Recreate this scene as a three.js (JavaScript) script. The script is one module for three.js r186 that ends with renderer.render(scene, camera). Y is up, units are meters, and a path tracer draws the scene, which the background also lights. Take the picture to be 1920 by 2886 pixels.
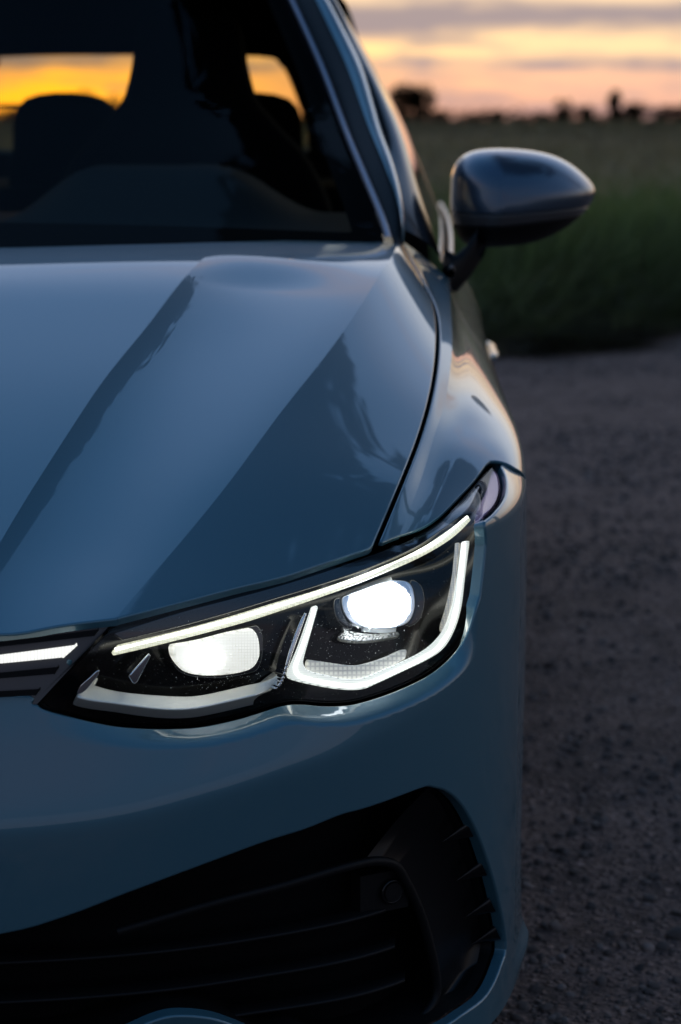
import * as THREE from 'three';
import { mergeGeometries } from 'three/addons/utils/BufferGeometryUtils.js';

// ---------- camera, sky, sun, exposure ----------
const scene = new THREE.Scene();
const camera = new THREE.PerspectiveCamera(26.525, 681 / 1024, .05, 1500);
camera.position.set(.76, 1.16, 2.05);
camera.lookAt(.76 - .0341, 1.16 - .1763, 2.05 - .9837);
camera.focus = 2.33; camera.userData.fStop = 5.0;
const renderer = new THREE.WebGLRenderer({ antialias: true });
renderer.setSize(681, 1024); renderer.toneMapping = THREE.LinearToneMapping; renderer.toneMappingExposure = 1;
renderer.shadowMap.enabled = true; renderer.shadowMap.type = THREE.PCFSoftShadowMap;

const mix3 = (a, b, t) => [a[0] + (b[0] - a[0]) * t, a[1] + (b[1] - a[1]) * t, a[2] + (b[2] - a[2]) * t];
const hash = (x, y, s = 0) => { let h = Math.imul(x | 0, 374761393) ^ Math.imul(y | 0, 668265263) ^ Math.imul(s + 7, 2147483647); h = Math.imul(h ^ (h >>> 13), 1274126177); return ((h ^ (h >>> 16)) >>> 0) / 4294967295; };
function noise(x, y, s = 0) { const i = Math.floor(x), j = Math.floor(y); let f = x - i, g = y - j; f = f * f * (3 - 2 * f); g = g * g * (3 - 2 * g); const a = hash(i, j, s), b = hash(i + 1, j, s), c = hash(i, j + 1, s), d = hash(i + 1, j + 1, s); return a + (b - a) * f + (c - a) * g + (a - b - c + d) * f * g; }
function fbm(x, y, o = 4, s = 0) { let v = 0, w = .5; for (let k = 0; k < o; k++) { v += w * noise(x, y, s + k); x = x * 2.03 + 1.7; y = y * 2.03 + 9.2; w *= .5; } return v / (1 - Math.pow(.5, o)); }
const SUN_AZ = -11;                                                   // degrees from -z towards +x
const ramp = (stops, e) => { let k = 0; while (k < stops.length - 2 && e > stops[k + 1][0]) k++; let t = (e - stops[k][0]) / (stops[k + 1][0] - stops[k][0]); t = Math.min(1, Math.max(0, t)); return mix3(stops[k][1], stops[k + 1][1], t * t * (3 - 2 * t)); };
const duskSide = [[0, [.80, .41, .32]], [1.0, [1.10, .60, .39]], [2.0, [1.36, .90, .47]], [4, [1.30, .94, .60]], [9, [1.42, 1.30, 1.16]], [17, [1.25, 1.32, 1.46]], [28, [.50, .68, 1.05]], [38, [.25, .45, .82]], [50, [.12, .30, .60]], [65, [.07, .20, .45]], [90, [.055, .16, .37]]];
const nightSide = [[0, [.18, .20, .27]], [4, [.20, .23, .32]], [10, [.18, .25, .38]], [25, [.15, .26, .44]], [50, [.08, .20, .40]], [90, [.055, .16, .37]]];
function skyColour(az, el) {                                          // degrees
  const away = Math.abs(((az - SUN_AZ + 540) % 360) - 180), w = .5 + .5 * Math.cos(away * Math.PI / 180), e = Math.max(0, el);
  let c = mix3(ramp(nightSide, e), ramp(duskSide, e), Math.pow(w, 1.35));
  const g = Math.exp(-(away * away) / 60 - Math.pow((e - 1.0) / 1.5, 2)); // the last glow over the place where the sun went down
  c = [c[0] + 2.0 * g, c[1] + .66 * g, c[2] * (1 - .95 * g)];
  if (e > 44) return c;
  // long flat streaks of cloud near the horizon, torn wisps higher up
  if (e < 16) {
  const band = fbm(az * .16 + 3, e * 1.55 + az * .02 + 5.3, 4, 11), streak = fbm(az * .5, e * 4.2, 3, 31);
  const low = Math.exp(-Math.pow(e / 7, 2));
  let k = Math.min(1, Math.max(0, (band * .72 + streak * .28 - .50) / .12)) * low * .85;
  const sheet = Math.exp(-Math.pow((e - 2.72 - .06 * Math.sin(az * .9)) / .36, 2)) * .95 + .9 * Math.exp(-Math.pow((e - 1.85) / .28, 2)) * Math.min(1, Math.max(0, (-3 - az) / 3)) + .95 * Math.exp(-Math.pow((e - 1.47 - .05 * Math.sin(az * .5 + 1)) / .13, 2)) * Math.min(1, Math.max(.55, (fbm(az * .7, 4.4, 3, 51) - .25) * 2.4));
  { const off = Math.abs(((az + 180) % 360 + 360) % 360 - 180), near = Math.min(1, Math.max(0, (60 - off) / 35)), k0 = k; k = Math.min(1, k * .5 + Math.max(0, fbm(az * .9 + 2, e * 5.5, 4, 81) - .52) * 1.4 * Math.min(1, e / .5) * low + sheet * (.75 + .4 * fbm(az * 1.2, e * 5, 3, 71))); k = k0 + (k - k0) * near * near * (3 - 2 * near); }
  k = Math.min(.95, k);
  const cloud = mix3([.17, .19, .28], mix3([.36, .28, .33], [.42, .34, .33], Math.min(1, e / 4)), Math.pow(w, 2));
  c = mix3(c, cloud, k);
  }
  if (e <= 7) return c;
  const wisp = Math.min(1, Math.max(0, (fbm(az * .055 + e * .02, e * .13, 5, 91) - .51) / .2)) * Math.min(1, Math.max(0, (e - 7) / 8)) * Math.exp(-Math.pow(e / 30, 6));
  c = mix3(c, mix3([.30, .27, .36], [1.0, .66, .50], Math.pow(w, 1.2)), wisp * .85);
  return c;
}
{
  const W = 4096, H = W / 2, data = new Float32Array(W * H * 4);
  for (let j = 0; j < H; j++) {
    const el = ((j + .5) / H - .5) * 180;
    for (let i = 0; i < W; i++) {
      const th = ((i + .5) / W - .5) * 2 * Math.PI, az = Math.atan2(Math.cos(th), -Math.sin(th)) * 180 / Math.PI;   // x = cos, z = sin
      const c = el < 0 ? [.5, .34, .28] : skyColour(az, el), q = (j * W + i) * 4;
      data[q] = c[0]; data[q + 1] = c[1]; data[q + 2] = c[2]; data[q + 3] = 1;
    }
  }
  const sky = new THREE.DataTexture(data, W, H, THREE.RGBAFormat, THREE.FloatType);
  sky.mapping = THREE.EquirectangularReflectionMapping; sky.magFilter = THREE.LinearFilter; sky.minFilter = THREE.LinearFilter; sky.wrapS = THREE.RepeatWrapping; sky.needsUpdate = true;
  scene.background = sky; scene.environment = sky; scene.environmentIntensity = 1;
}
const sun = new THREE.DirectionalLight(new THREE.Color(1, .62, .32), .25);   // all but gone: the last of it, spread by cloud
sun.position.set(60 * Math.sin(SUN_AZ * Math.PI / 180), 2.6, -60 * Math.cos(SUN_AZ * Math.PI / 180)); sun.target.position.set(0, .6, -1);
sun.castShadow = true; sun.shadow.radius = 12; sun.shadow.mapSize.set(2048, 2048);
Object.assign(sun.shadow.camera, { left: -14, right: 14, top: 10, bottom: -4, near: 1, far: 120 });
scene.add(sun, sun.target);

// ---------- small maths ----------
const clamp = (x, a = 0, b = 1) => Math.min(b, Math.max(a, x));
const lerp = (a, b, t) => a + (b - a) * t;
const smooth = (a, b, x) => { const t = clamp((x - a) / (b - a)); return t * t * (3 - 2 * t); };
function spline(xs, ys) {                                            // natural cubic, straight beyond its ends
  const n = xs.length;
  if (xs[0] > xs[n - 1]) { xs = [...xs].reverse(); ys = [...ys].reverse(); }
  const h = [], a = new Array(n).fill(0), l = new Array(n).fill(1), mu = new Array(n).fill(0), z = new Array(n).fill(0), c = new Array(n).fill(0), b = [], d = [];
  for (let i = 0; i < n - 1; i++) h[i] = xs[i + 1] - xs[i];
  for (let i = 1; i < n - 1; i++) {
    a[i] = 3 * ((ys[i + 1] - ys[i]) / h[i] - (ys[i] - ys[i - 1]) / h[i - 1]);
    l[i] = 2 * (xs[i + 1] - xs[i - 1]) - h[i - 1] * mu[i - 1]; mu[i] = h[i] / l[i]; z[i] = (a[i] - h[i - 1] * z[i - 1]) / l[i];
  }
  for (let j = n - 2; j >= 0; j--) { c[j] = z[j] - mu[j] * c[j + 1]; b[j] = (ys[j + 1] - ys[j]) / h[j] - h[j] * (c[j + 1] + 2 * c[j]) / 3; d[j] = (c[j + 1] - c[j]) / (3 * h[j]); }
  return (x) => {
    if (x <= xs[0]) return ys[0] + b[0] * (x - xs[0]);
    if (x >= xs[n - 1]) { const k = n - 2, w = h[k]; return ys[n - 1] + (b[k] + 2 * c[k] * w + 3 * d[k] * w * w) * (x - xs[n - 1]); }
    let k = 0; while (x > xs[k + 1]) k++;
    const t = x - xs[k]; return ys[k] + t * (b[k] + t * (c[k] + t * d[k]));
  };
}
const table = (rows, col) => spline(rows.map((r) => r[0]), rows.map((r) => r[col]));
const hermite = (t, h, y0, m0, y1, m1) => { const a = t * t, b = a * t; return (2 * b - 3 * a + 1) * y0 + (b - 2 * a + t) * h * m0 + (3 * a - 2 * b) * y1 + (b - a) * h * m1; };

// ---------- upper body: bonnet and wing, one cross-section per z ----------
const curveOf = (rows) => ({ x: table(rows, 1), y: table(rows, 2) });            // rows of [z, x, y]
const bonnetCentre = curveOf([[.06, 0, .615], [-.05, 0, .666], [-.2, 0, .724], [-.4, 0, .795], [-.6, 0, .861], [-.8, 0, .924], [-.9, 0, .951], [-1.0, 0, .970], [-1.17, 0, .990], [-1.4, 0, 1.010]]);
const innerCrease = curveOf([[.06, .28, .612], [-.05, .297, .66], [-.211, .318, .719], [-.3, .331, .751], [-.438, .353, .799], [-.611, .381, .855], [-.764, .411, .900], [-.892, .432, .936], [-1.007, .450, .962], [-1.12, .466, .979], [-1.4, .50, 1.005]]);
const outerCrease = curveOf([[.06, .415, .612], [-.087, .460, .668], [-.195, .496, .704], [-.351, .548, .758], [-.535, .598, .817], [-.692, .641, .863], [-.868, .680, .909], [-1.027, .706, .944], [-1.166, .723, .965], [-1.29, .731, .977], [-1.5, .742, .992]]);
const shutLine = curveOf([[.0, .652, .592], [-.15, .684, .647], [-.297, .716, .700], [-.444, .746, .751], [-.548, .763, .780], [-.662, .777, .810], [-.78, .786, .837], [-.898, .7905, .861], [-1.02, .791, .884], [-1.12, .785, .904], [-1.262, .763, .937], [-1.395, .741, .969], [-1.55, .72, .998]]);
const crest = curveOf([[.0, .667, .580], [-.2, .713, .654], [-.4, .755, .726], [-.478, .768, .748], [-.602, .785, .784], [-.682, .795, .802], [-.781, .803, .825], [-.897, .809, .848], [-1.034, .8115, .873], [-1.144, .8115, .889], [-1.318, .812, .908], [-1.5, .813, .918], [-2, .82, .93], [-2.8, .822, .95], [-3.6, .80, .97]]);
const sideDips = curveOf([[.0, .03, -.010], [-.4, .03, -.011], [-.6, .030, -.014], [-.75, .027, -.0215], [-.9, .023, -.032], [-1.1, .0195, -.046], [-1.4, .018, -.055], [-3.6, .018, -.055]]);
const shoulder = curveOf([[-.2, .815, .66], [-.35, .850, .700], [-.5, .877, .730], [-.65, .889, .754], [-.8, .892, .765], [-1.0, .893, .764], [-1.4, .893, .757], [-2.2, .893, .760], [-3, .888, .775], [-3.6, .86, .79]]);
const flank = curveOf([[-.2, .82, .60], [-.35, .858, .62], [-.5, .885, .64], [-.65, .8975, .66], [-.8, .9005, .66], [-1.4, .9005, .655], [-2.2, .902, .65], [-3, .898, .66], [-3.6, .87, .67]]);
const flankLow = curveOf([[-.2, .82, .45], [-.5, .885, .45], [-.65, .899, .45], [-.8, .903, .45], [-1.4, .890, .45], [-2.2, .890, .45], [-3, .895, .45], [-3.6, .87, .45]]);
const sill = curveOf([[-.2, .80, .2], [-.5, .875, .2], [-.8, .888, .2], [-1.4, .872, .2], [-2.2, .872, .2], [-3.6, .85, .2]]);
function bodySection(z) {                                            // everything of one cross-section that does not change with u
  const q = (c) => [c.x(z), c.y(z)];
  const k = [q(bonnetCentre), q(innerCrease), q(outerCrease), q(shutLine), q(crest)];
  const a12 = (k[2][1] - k[1][1]) / (k[2][0] - k[1][0]), a23 = clamp((k[3][1] - k[2][1]) / Math.max(.02, k[3][0] - k[2][0]), -1.0, -.05), a34 = (k[4][1] - k[3][1]) / (k[4][0] - k[3][0]);
  const tuck = smooth(-1.10, -.95, z);                               // the inner crease fades out just before the scuttle
  const m = [[0, -.055], [lerp(-.06, -.34, tuck), a12 * .7 - .02], [a23 * .74, a23 * 1.2], [a23 * 1.2, a34 * 1.1]];
  const d = q(sideDips), pts = [k[4], [k[4][0] + d[0], k[4][1] + d[1]], q(shoulder), q(flank), q(flankLow), q(sill)], t = [0];
  for (let i = 1; i < pts.length; i++) t[i] = t[i - 1] + Math.sqrt(Math.hypot(pts[i][0] - pts[i - 1][0], pts[i][1] - pts[i - 1][1]));
  return { k, m, t, sx: spline(t, pts.map((p) => p[0])), sy: spline(t, pts.map((p) => p[1])) };
}
const sectionCache = new Map();
function section(z) { const key = Math.round(z * 1e5); let s = sectionCache.get(key); if (!s) { s = bodySection(z); if (sectionCache.size > 9000) sectionCache.clear(); sectionCache.set(key, s); } return s; }
function upperBody(u, z) {                                           // u: 0 centre, 1 inner crease, 2 outer crease, 3 shut line, 4 crest, 4..5 the side down to the sill
  const s = section(z);
  if (u <= 4) {
    const i = Math.min(3, Math.floor(u)), f = u - i, [a, b] = [s.k[i], s.k[i + 1]];
    return [lerp(a[0], b[0], f), hermite(f, b[0] - a[0], a[1], s.m[i][0], b[1], s.m[i][1]), z];
  }
  const t = (u - 4) * s.t[5];
  return [s.sx(t), s.sy(t), z];
}

// ---------- front: a plan curve (s along it, from the middle) and an offset that changes with height ----------
const planPoints = [[0, 0], [.15, -.004], [.3, -.017], [.45, -.043], [.57, -.08], [.67, -.13], [.75, -.19], [.81, -.26], [.855, -.345], [.882, -.44], [.896, -.54], [.902, -.65], [.903, -.76]];
const planS = [0]; for (let i = 1; i < planPoints.length; i++) planS[i] = planS[i - 1] + Math.hypot(planPoints[i][0] - planPoints[i - 1][0], planPoints[i][1] - planPoints[i - 1][1]);
const planX = spline(planS, planPoints.map((p) => p[0])), planZ = spline(planS, planPoints.map((p) => p[1]));
const S_END = planS[planS.length - 1];
function plan(s) { const e = 1e-3, dx = planX(s + e) - planX(s - e), dz = planZ(s + e) - planZ(s - e), l = Math.hypot(dx, dz); return { x: planX(s), z: planZ(s), nx: -dz / l, nz: dx / l }; }
const front = (s, y, o) => { const p = plan(s); return [p.x + p.nx * o, y, p.z + p.nz * o]; };
const creaseY = spline([0, .2, .347, .432, .497, .54, .583, .626, .684, .707, .755, .82, .9], [.455, .456, .460, .465, .474, .483, .492, .502, .514, .521, .534, .553, .575]);
const soft = (t, r) => .5 * (t + Math.sqrt(t * t + r * r));           // max(t, 0) with a rounded corner
function bumperOffset(s, y) {
  const x = planX(s), w = smooth(.60, .86, x), t = y - creaseY(x);
  const middle = -.29 * soft(t, .010) - .05 * soft(-t, .010) - .9 * soft(.30 - y, .03) * .25;
  const up = soft(y - .56, .01), roll = soft(y - .7185, .004);
  const corner = -.06 * up * up - 30 * roll * roll;
  return lerp(middle, corner, w);
}
// traced-outline helpers (plane polygons)
function smoothClosed(pts, per = 6) {                                 // Catmull-Rom through a closed outline; a third entry marks a sharp corner
  const n = pts.length, out = [];
  for (let i = 0; i < n; i++) {
    const p1 = pts[i], p2 = pts[(i + 1) % n], p0 = p1[2] ? p1 : pts[(i + n - 1) % n], p3 = p2[2] ? p2 : pts[(i + 2) % n];
    for (let k = 0; k < per; k++) {
      const t = k / per, t2 = t * t, t3 = t2 * t;
      out.push([0, 1].map((c) => .5 * (2 * p1[c] + (p2[c] - p0[c]) * t + (2 * p0[c] - 5 * p1[c] + 4 * p2[c] - p3[c]) * t2 + (3 * p1[c] - p0[c] - 3 * p2[c] + p3[c]) * t3)));
    }
  }
  return out;
}
function polygonDistance(poly) {                                      // signed: positive inside
  const n = poly.length;
  return (x, y) => {
    let best = 1e9, inside = false;
    for (let i = 0, j = n - 1; i < n; j = i++) {
      const [ax, ay] = poly[j], [bx, by] = poly[i], ex = bx - ax, ey = by - ay, t = clamp(((x - ax) * ex + (y - ay) * ey) / (ex * ex + ey * ey + 1e-12)), dx = x - ax - ex * t, dy = y - ay - ey * t;
      best = Math.min(best, dx * dx + dy * dy);
      if ((by > y) !== (ay > y) && x < (ax - bx) * (y - by) / (ay - by) + bx) inside = !inside;
    }
    return Math.sqrt(best) * (inside ? 1 : -1);
  };
}
function smoothOpen(pts, per = 5) {
  const n = pts.length, out = [];
  for (let i = 0; i + 1 < n; i++) {
    const p1 = pts[i], p2 = pts[i + 1], p0 = pts[Math.max(0, i - 1)], p3 = pts[Math.min(n - 1, i + 2)];
    for (let k = 0; k < per; k++) { const t = k / per, t2 = t * t, t3 = t2 * t; out.push([0, 1].map((c) => .5 * (2 * p1[c] + (p2[c] - p0[c]) * t + (2 * p0[c] - 5 * p1[c] + 4 * p2[c] - p3[c]) * t2 + (3 * p1[c] - p0[c] - 3 * p2[c] + p3[c]) * t3))); }
  }
  out.push([pts[n - 1][0], pts[n - 1][1]]); return out;
}
function seeded(s) { let a = s >>> 0; return () => { a = (a + 0x6D2B79F5) >>> 0; let t = Math.imul(a ^ (a >>> 15), 1 | a); t = (t + Math.imul(t ^ (t >>> 7), 61 | t)) ^ t; return ((t ^ (t >>> 14)) >>> 0) / 4294967296; }; }
function thinPlate(points) {                                          // smooth f(a, b) through points of [a, b, value]
  const n = points.length, m = n + 3, A = Array.from({ length: m }, () => new Float64Array(m + 1)), k = (r2) => (r2 > 1e-12 ? r2 * Math.log(r2) : 0);
  for (let i = 0; i < n; i++) {
    for (let j = 0; j < n; j++) A[i][j] = k((points[i][0] - points[j][0]) ** 2 + (points[i][1] - points[j][1]) ** 2) + (i === j ? 1e-5 : 0);
    A[i][n] = A[n][i] = 1; A[i][n + 1] = A[n + 1][i] = points[i][0]; A[i][n + 2] = A[n + 2][i] = points[i][1]; A[i][m] = points[i][2];
  }
  for (let c = 0; c < m; c++) {
    let p = c; for (let r = c + 1; r < m; r++) if (Math.abs(A[r][c]) > Math.abs(A[p][c])) p = r;
    [A[c], A[p]] = [A[p], A[c]];
    for (let r = 0; r < m; r++) if (r !== c && A[r][c]) { const f = A[r][c] / A[c][c]; for (let q = c; q <= m; q++) A[r][q] -= f * A[c][q]; }
  }
  const w = A.map((row, i) => row[m] / row[i]);
  return (a, b) => { let v = w[n] + w[n + 1] * a + w[n + 2] * b; for (let i = 0; i < n; i++) v += w[i] * k((a - points[i][0]) ** 2 + (b - points[i][1]) ** 2); return v; };
}
// ---------- headlamp: a plane across the lamp's own axis (a, b) and a height h along that axis ----------
const LAMP_O = [.65, .63, -.2], LAMP_D = (() => { const v = [.05, .23, .972], l = Math.hypot(...v); return v.map((c) => c / l); })();
const LAMP_A = (() => { const l = Math.hypot(LAMP_D[2], LAMP_D[0]); return [LAMP_D[2] / l, 0, -LAMP_D[0] / l]; })();
const LAMP_B = [LAMP_D[1] * LAMP_A[2] - LAMP_D[2] * LAMP_A[1], LAMP_D[2] * LAMP_A[0] - LAMP_D[0] * LAMP_A[2], LAMP_D[0] * LAMP_A[1] - LAMP_D[1] * LAMP_A[0]];
const lampPoint = (a, b, h) => [0, 1, 2].map((i) => LAMP_O[i] + LAMP_A[i] * a + LAMP_B[i] * b + LAMP_D[i] * h);
// outlines of the headlamp's pieces, in metres across its axis (a third entry marks a sharp corner)
const LENS = [[0.2187, 0.1971, -0.3128], [0.2013, 0.1791, -0.2744], [0.1756, 0.152, -0.2226], [0.1514, 0.1284, -0.1794], [0.118, 0.1059, -0.1353], [0.0921, 0.0948, -0.1016], [0.0681, 0.0852, -0.0753], [0.036, 0.0744, -0.0495], [0.0052, 0.0638, -0.0249], [-0.0282, 0.0525, 0.0012], [-0.0784, 0.0396, 0.0342], [-0.1331, 0.0243, 0.0709], [-0.1702, 0.014, 0.0947], [-0.1975, 0.0069, 0.1107], [-0.236, -0.0305, 0.1223], [-0.2781, -0.0704, 0.1052], [-0.2759, -0.0744, 0.1052], [-0.2689, -0.0797, 0.1047], [-0.2416, -0.0873, 0.1018], [-0.2056, -0.0951, 0.0974], [-0.1787, -0.0981, 0.0934], [-0.1513, -0.0993, 0.0888], [-0.1151, -0.098, 0.0813], [-0.0782, -0.0911, 0.0714], [-0.0526, -0.0839, 0.0632], [-0.029, -0.0772, 0.0551], [-0.0097, -0.0762, 0.0482], [0.0129, -0.0784, 0.0395], [0.0411, -0.078, 0.0272], [0.0703, -0.0713, 0.0119], [0.1015, -0.0606, -0.0084], [0.1301, -0.0473, -0.0315], [0.1552, -0.0285, -0.0555], [0.1702, -0.0088, -0.071], [0.1785, 0.0131, -0.0785], [0.1843, 0.0298, -0.084], [0.1875, 0.0428, -0.0864], [0.1931, 0.0927, -0.0858], [0.1919, 0.1193, -0.0866], [0.2077, 0.1356, -0.129], [0.2181, 0.1505, -0.1726], [0.2232, 0.1659, -0.2171], [0.2252, 0.1841, -0.2715], [0.2222, 0.1987, -0.3139]];
const O = {
  drl_top: [[-0.2067, -0.0289, 1], [-0.196, -0.0148, 1], [-0.1336, 0.0005], [-0.0787, 0.0164], [-0.0431, 0.0278], [0.0108, 0.0446], [0.0646, 0.0643], [0.1171, 0.0882], [0.1497, 0.1094], [0.1767, 0.1288, 1], [0.1826, 0.1251, 1], [0.1586, 0.1024], [0.1163, 0.0772], [0.0643, 0.054], [0.0107, 0.0338], [-0.0431, 0.0148], [-0.0786, 0.0036], [-0.1604, -0.018]],
  u_guide: [[0.1687, 0.0984, 1], [0.1775, 0.0992, 1], [0.174, 0.0634], [0.1686, 0.0229], [0.1612, -0.0042], [0.1502, -0.022], [0.1333, -0.0331], [0.1024, -0.0468], [0.0723, -0.0598], [0.0565, -0.0655], [0.0332, -0.0655], [0.0044, -0.0606], [-0.0194, -0.0546], [-0.0247, -0.0499], [-0.0231, -0.0423], [-0.0126, -0.0178], [0.0021, 0.0249, 1], [0.0101, 0.0269, 1], [0.0018, -0.0026], [-0.0058, -0.0292], [-0.0066, -0.0378], [-0.0003, -0.0445], [0.0198, -0.0495], [0.0372, -0.0532], [0.0567, -0.0525], [0.0805, -0.0436], [0.113, -0.0305], [0.1339, -0.0189], [0.1478, -0.0041], [0.1556, 0.0169], [0.1628, 0.0533]],
  side_rib: [[0.1632, 0.0967, 1], [0.1678, 0.0973, 1], [0.1627, 0.0534], [0.1564, 0.0209], [0.1491, -0.0041], [0.1461, 0.0009], [0.1509, 0.0209], [0.1581, 0.0554]],
  grid_band: [[-0.0022, -0.0328, 1], [0.0142, -0.0352], [0.0394, -0.039], [0.057, -0.0386], [0.083, -0.0312], [0.1054, -0.0226], [0.1052, -0.033, 1], [0.0808, -0.0443], [0.0569, -0.0532], [0.0373, -0.0537], [0.018, -0.0504], [0.0016, -0.0462], [-0.0041, -0.0433, 1]],
  lens_out_frame: [[0.0256, 0.0326], [0.0267, 0.0168], [0.0331, 0.0051], [0.0439, -0.0004], [0.0657, -0.0028], [0.0898, -0.0019], [0.1124, 0.002], [0.124, 0.0109], [0.1285, 0.025], [0.1284, 0.0391], [0.1232, 0.0513], [0.11, 0.0565], [0.0832, 0.055, 1], [0.0546, 0.0443], [0.0345, 0.037, 1]],
  lens_out: [[0.0347, 0.0325], [0.0361, 0.0207], [0.0428, 0.009], [0.0536, 0.0031], [0.0735, 0.0007], [0.0936, 0.0018], [0.108, 0.0069], [0.1151, 0.0189], [0.1162, 0.0329], [0.1133, 0.047], [0.1064, 0.053], [0.0931, 0.0541, 1], [0.0746, 0.0495], [0.0543, 0.0421], [0.0383, 0.0365, 1]],
  lens_in: [[-0.1433, -0.0153, 1], [-0.1419, -0.0283], [-0.1364, -0.0395], [-0.1282, -0.0455], [-0.1136, -0.0487], [-0.0933, -0.0489], [-0.0729, -0.0462], [-0.0598, -0.0412], [-0.0533, -0.031], [-0.0524, -0.0196], [-0.0543, -0.0073], [-0.0591, 0.0003], [-0.0647, 0.0024, 1], [-0.0881, -0.0024], [-0.1157, -0.0098]],
  lens_in_frame: [[-0.1469, -0.0162, 1], [-0.1454, -0.0283], [-0.1405, -0.0405], [-0.1304, -0.0481], [-0.1139, -0.0514], [-0.0935, -0.0521], [-0.0712, -0.0493], [-0.0562, -0.0442], [-0.0502, -0.0311], [-0.0488, -0.0121], [-0.0507, -0.0016], [-0.0565, 0.006, 1], [-0.0883, -0.0005], [-0.116, -0.008]],
  reflector_band: [[-0.2403, -0.0679, 1], [-0.2302, -0.0553, 1], [-0.2133, -0.0397, 1], [-0.221, -0.0557, 1], [-0.2066, -0.0601], [-0.185, -0.0641], [-0.1614, -0.0666], [-0.1376, -0.0684], [-0.1193, -0.0681], [-0.0971, -0.0643], [-0.0692, -0.0581], [-0.0411, -0.0523], [-0.0335, -0.0444], [-0.0317, -0.0366], [-0.0279, -0.0329, 1], [-0.0326, -0.0517], [-0.0392, -0.0611], [-0.0392, -0.0651], [-0.0692, -0.0722], [-0.0971, -0.0783], [-0.1193, -0.0823], [-0.1414, -0.0833], [-0.167, -0.0811], [-0.198, -0.0761], [-0.2253, -0.0721]],
  tray: [[0.030, -0.0085], [0.036, 0.0002, 1], [0.0656, -0.0048], [0.0979, -0.0025, 1], [0.0965, -0.0080], [0.0655, -0.0128], [0.042, -0.0125]],
  divider: [[-0.0414, -0.0627, 1], [-0.0354, -0.06], [-0.0297, -0.0488], [-0.0221, -0.0215], [-0.0126, 0.0052], [-0.0039, 0.0225, 1], [-0.0006, 0.0241, 1], [-0.0088, 0.0013], [-0.0184, -0.0253], [-0.0263, -0.0498], [-0.0316, -0.061], [-0.0391, -0.0665, 1]],
  prism: [[-0.1658, -0.0228, 1], [-0.1629, -0.0262, 1], [-0.1771, -0.0538, 1], [-0.1811, -0.0575, 1], [-0.1869, -0.0472, 1]],
  top_shade: [[-0.2009, -0.0038, 1], [-0.1337, 0.0183], [-0.0788, 0.0335], [-0.0432, 0.0436], [0.0109, 0.0608], [0.065, 0.0807], [0.1181, 0.1032], [0.1516, 0.1257], [0.1866, 0.1556], [0.2169, 0.1912, 1], [0.1979, 0.1625, 1], [0.1772, 0.1328], [0.1496, 0.1118], [0.117, 0.0905], [0.0645, 0.0668], [0.0108, 0.0475], [-0.0431, 0.0304], [-0.0786, 0.0192], [-0.1334, 0.0033], [-0.1902, -0.0108, 1]],
  left_chrome: [[-0.2397, -0.0671, 1], [-0.2347, -0.0569], [-0.2234, -0.0468], [-0.2123, -0.0358, 1], [-0.2152, -0.0459, 1], [-0.2294, -0.0625]],
  corner_top: [[0.2216, 0.1968, 1], [0.2265, 0.1854], [0.2217, 0.1612], [0.2102, 0.1409], [0.1939, 0.1251, 1], [0.181, 0.1035, 1], [0.1857, 0.1295], [0.206, 0.1621]],
};
// ---------- building blocks ----------
const V = (x, y, z) => new THREE.Vector3(x, y, z);
const range = (a, b, n) => Array.from({ length: n + 1 }, (_, i) => a + (b - a) * i / n);
const cross = (a, b) => [a[1] * b[2] - a[2] * b[1], a[2] * b[0] - a[0] * b[2], a[0] * b[1] - a[1] * b[0]];
const unit = (a) => { const l = Math.hypot(a[0], a[1], a[2]) || 1; return [a[0] / l, a[1] / l, a[2] / l]; };
function geometryOf(pos, nor, uv, index) {
  const g = new THREE.BufferGeometry();
  g.setAttribute('position', new THREE.Float32BufferAttribute(pos, 3)); g.setAttribute('normal', new THREE.Float32BufferAttribute(nor, 3)); g.setAttribute('uv', new THREE.Float32BufferAttribute(uv, 2));
  g.setIndex(index); return g;
}
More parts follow.
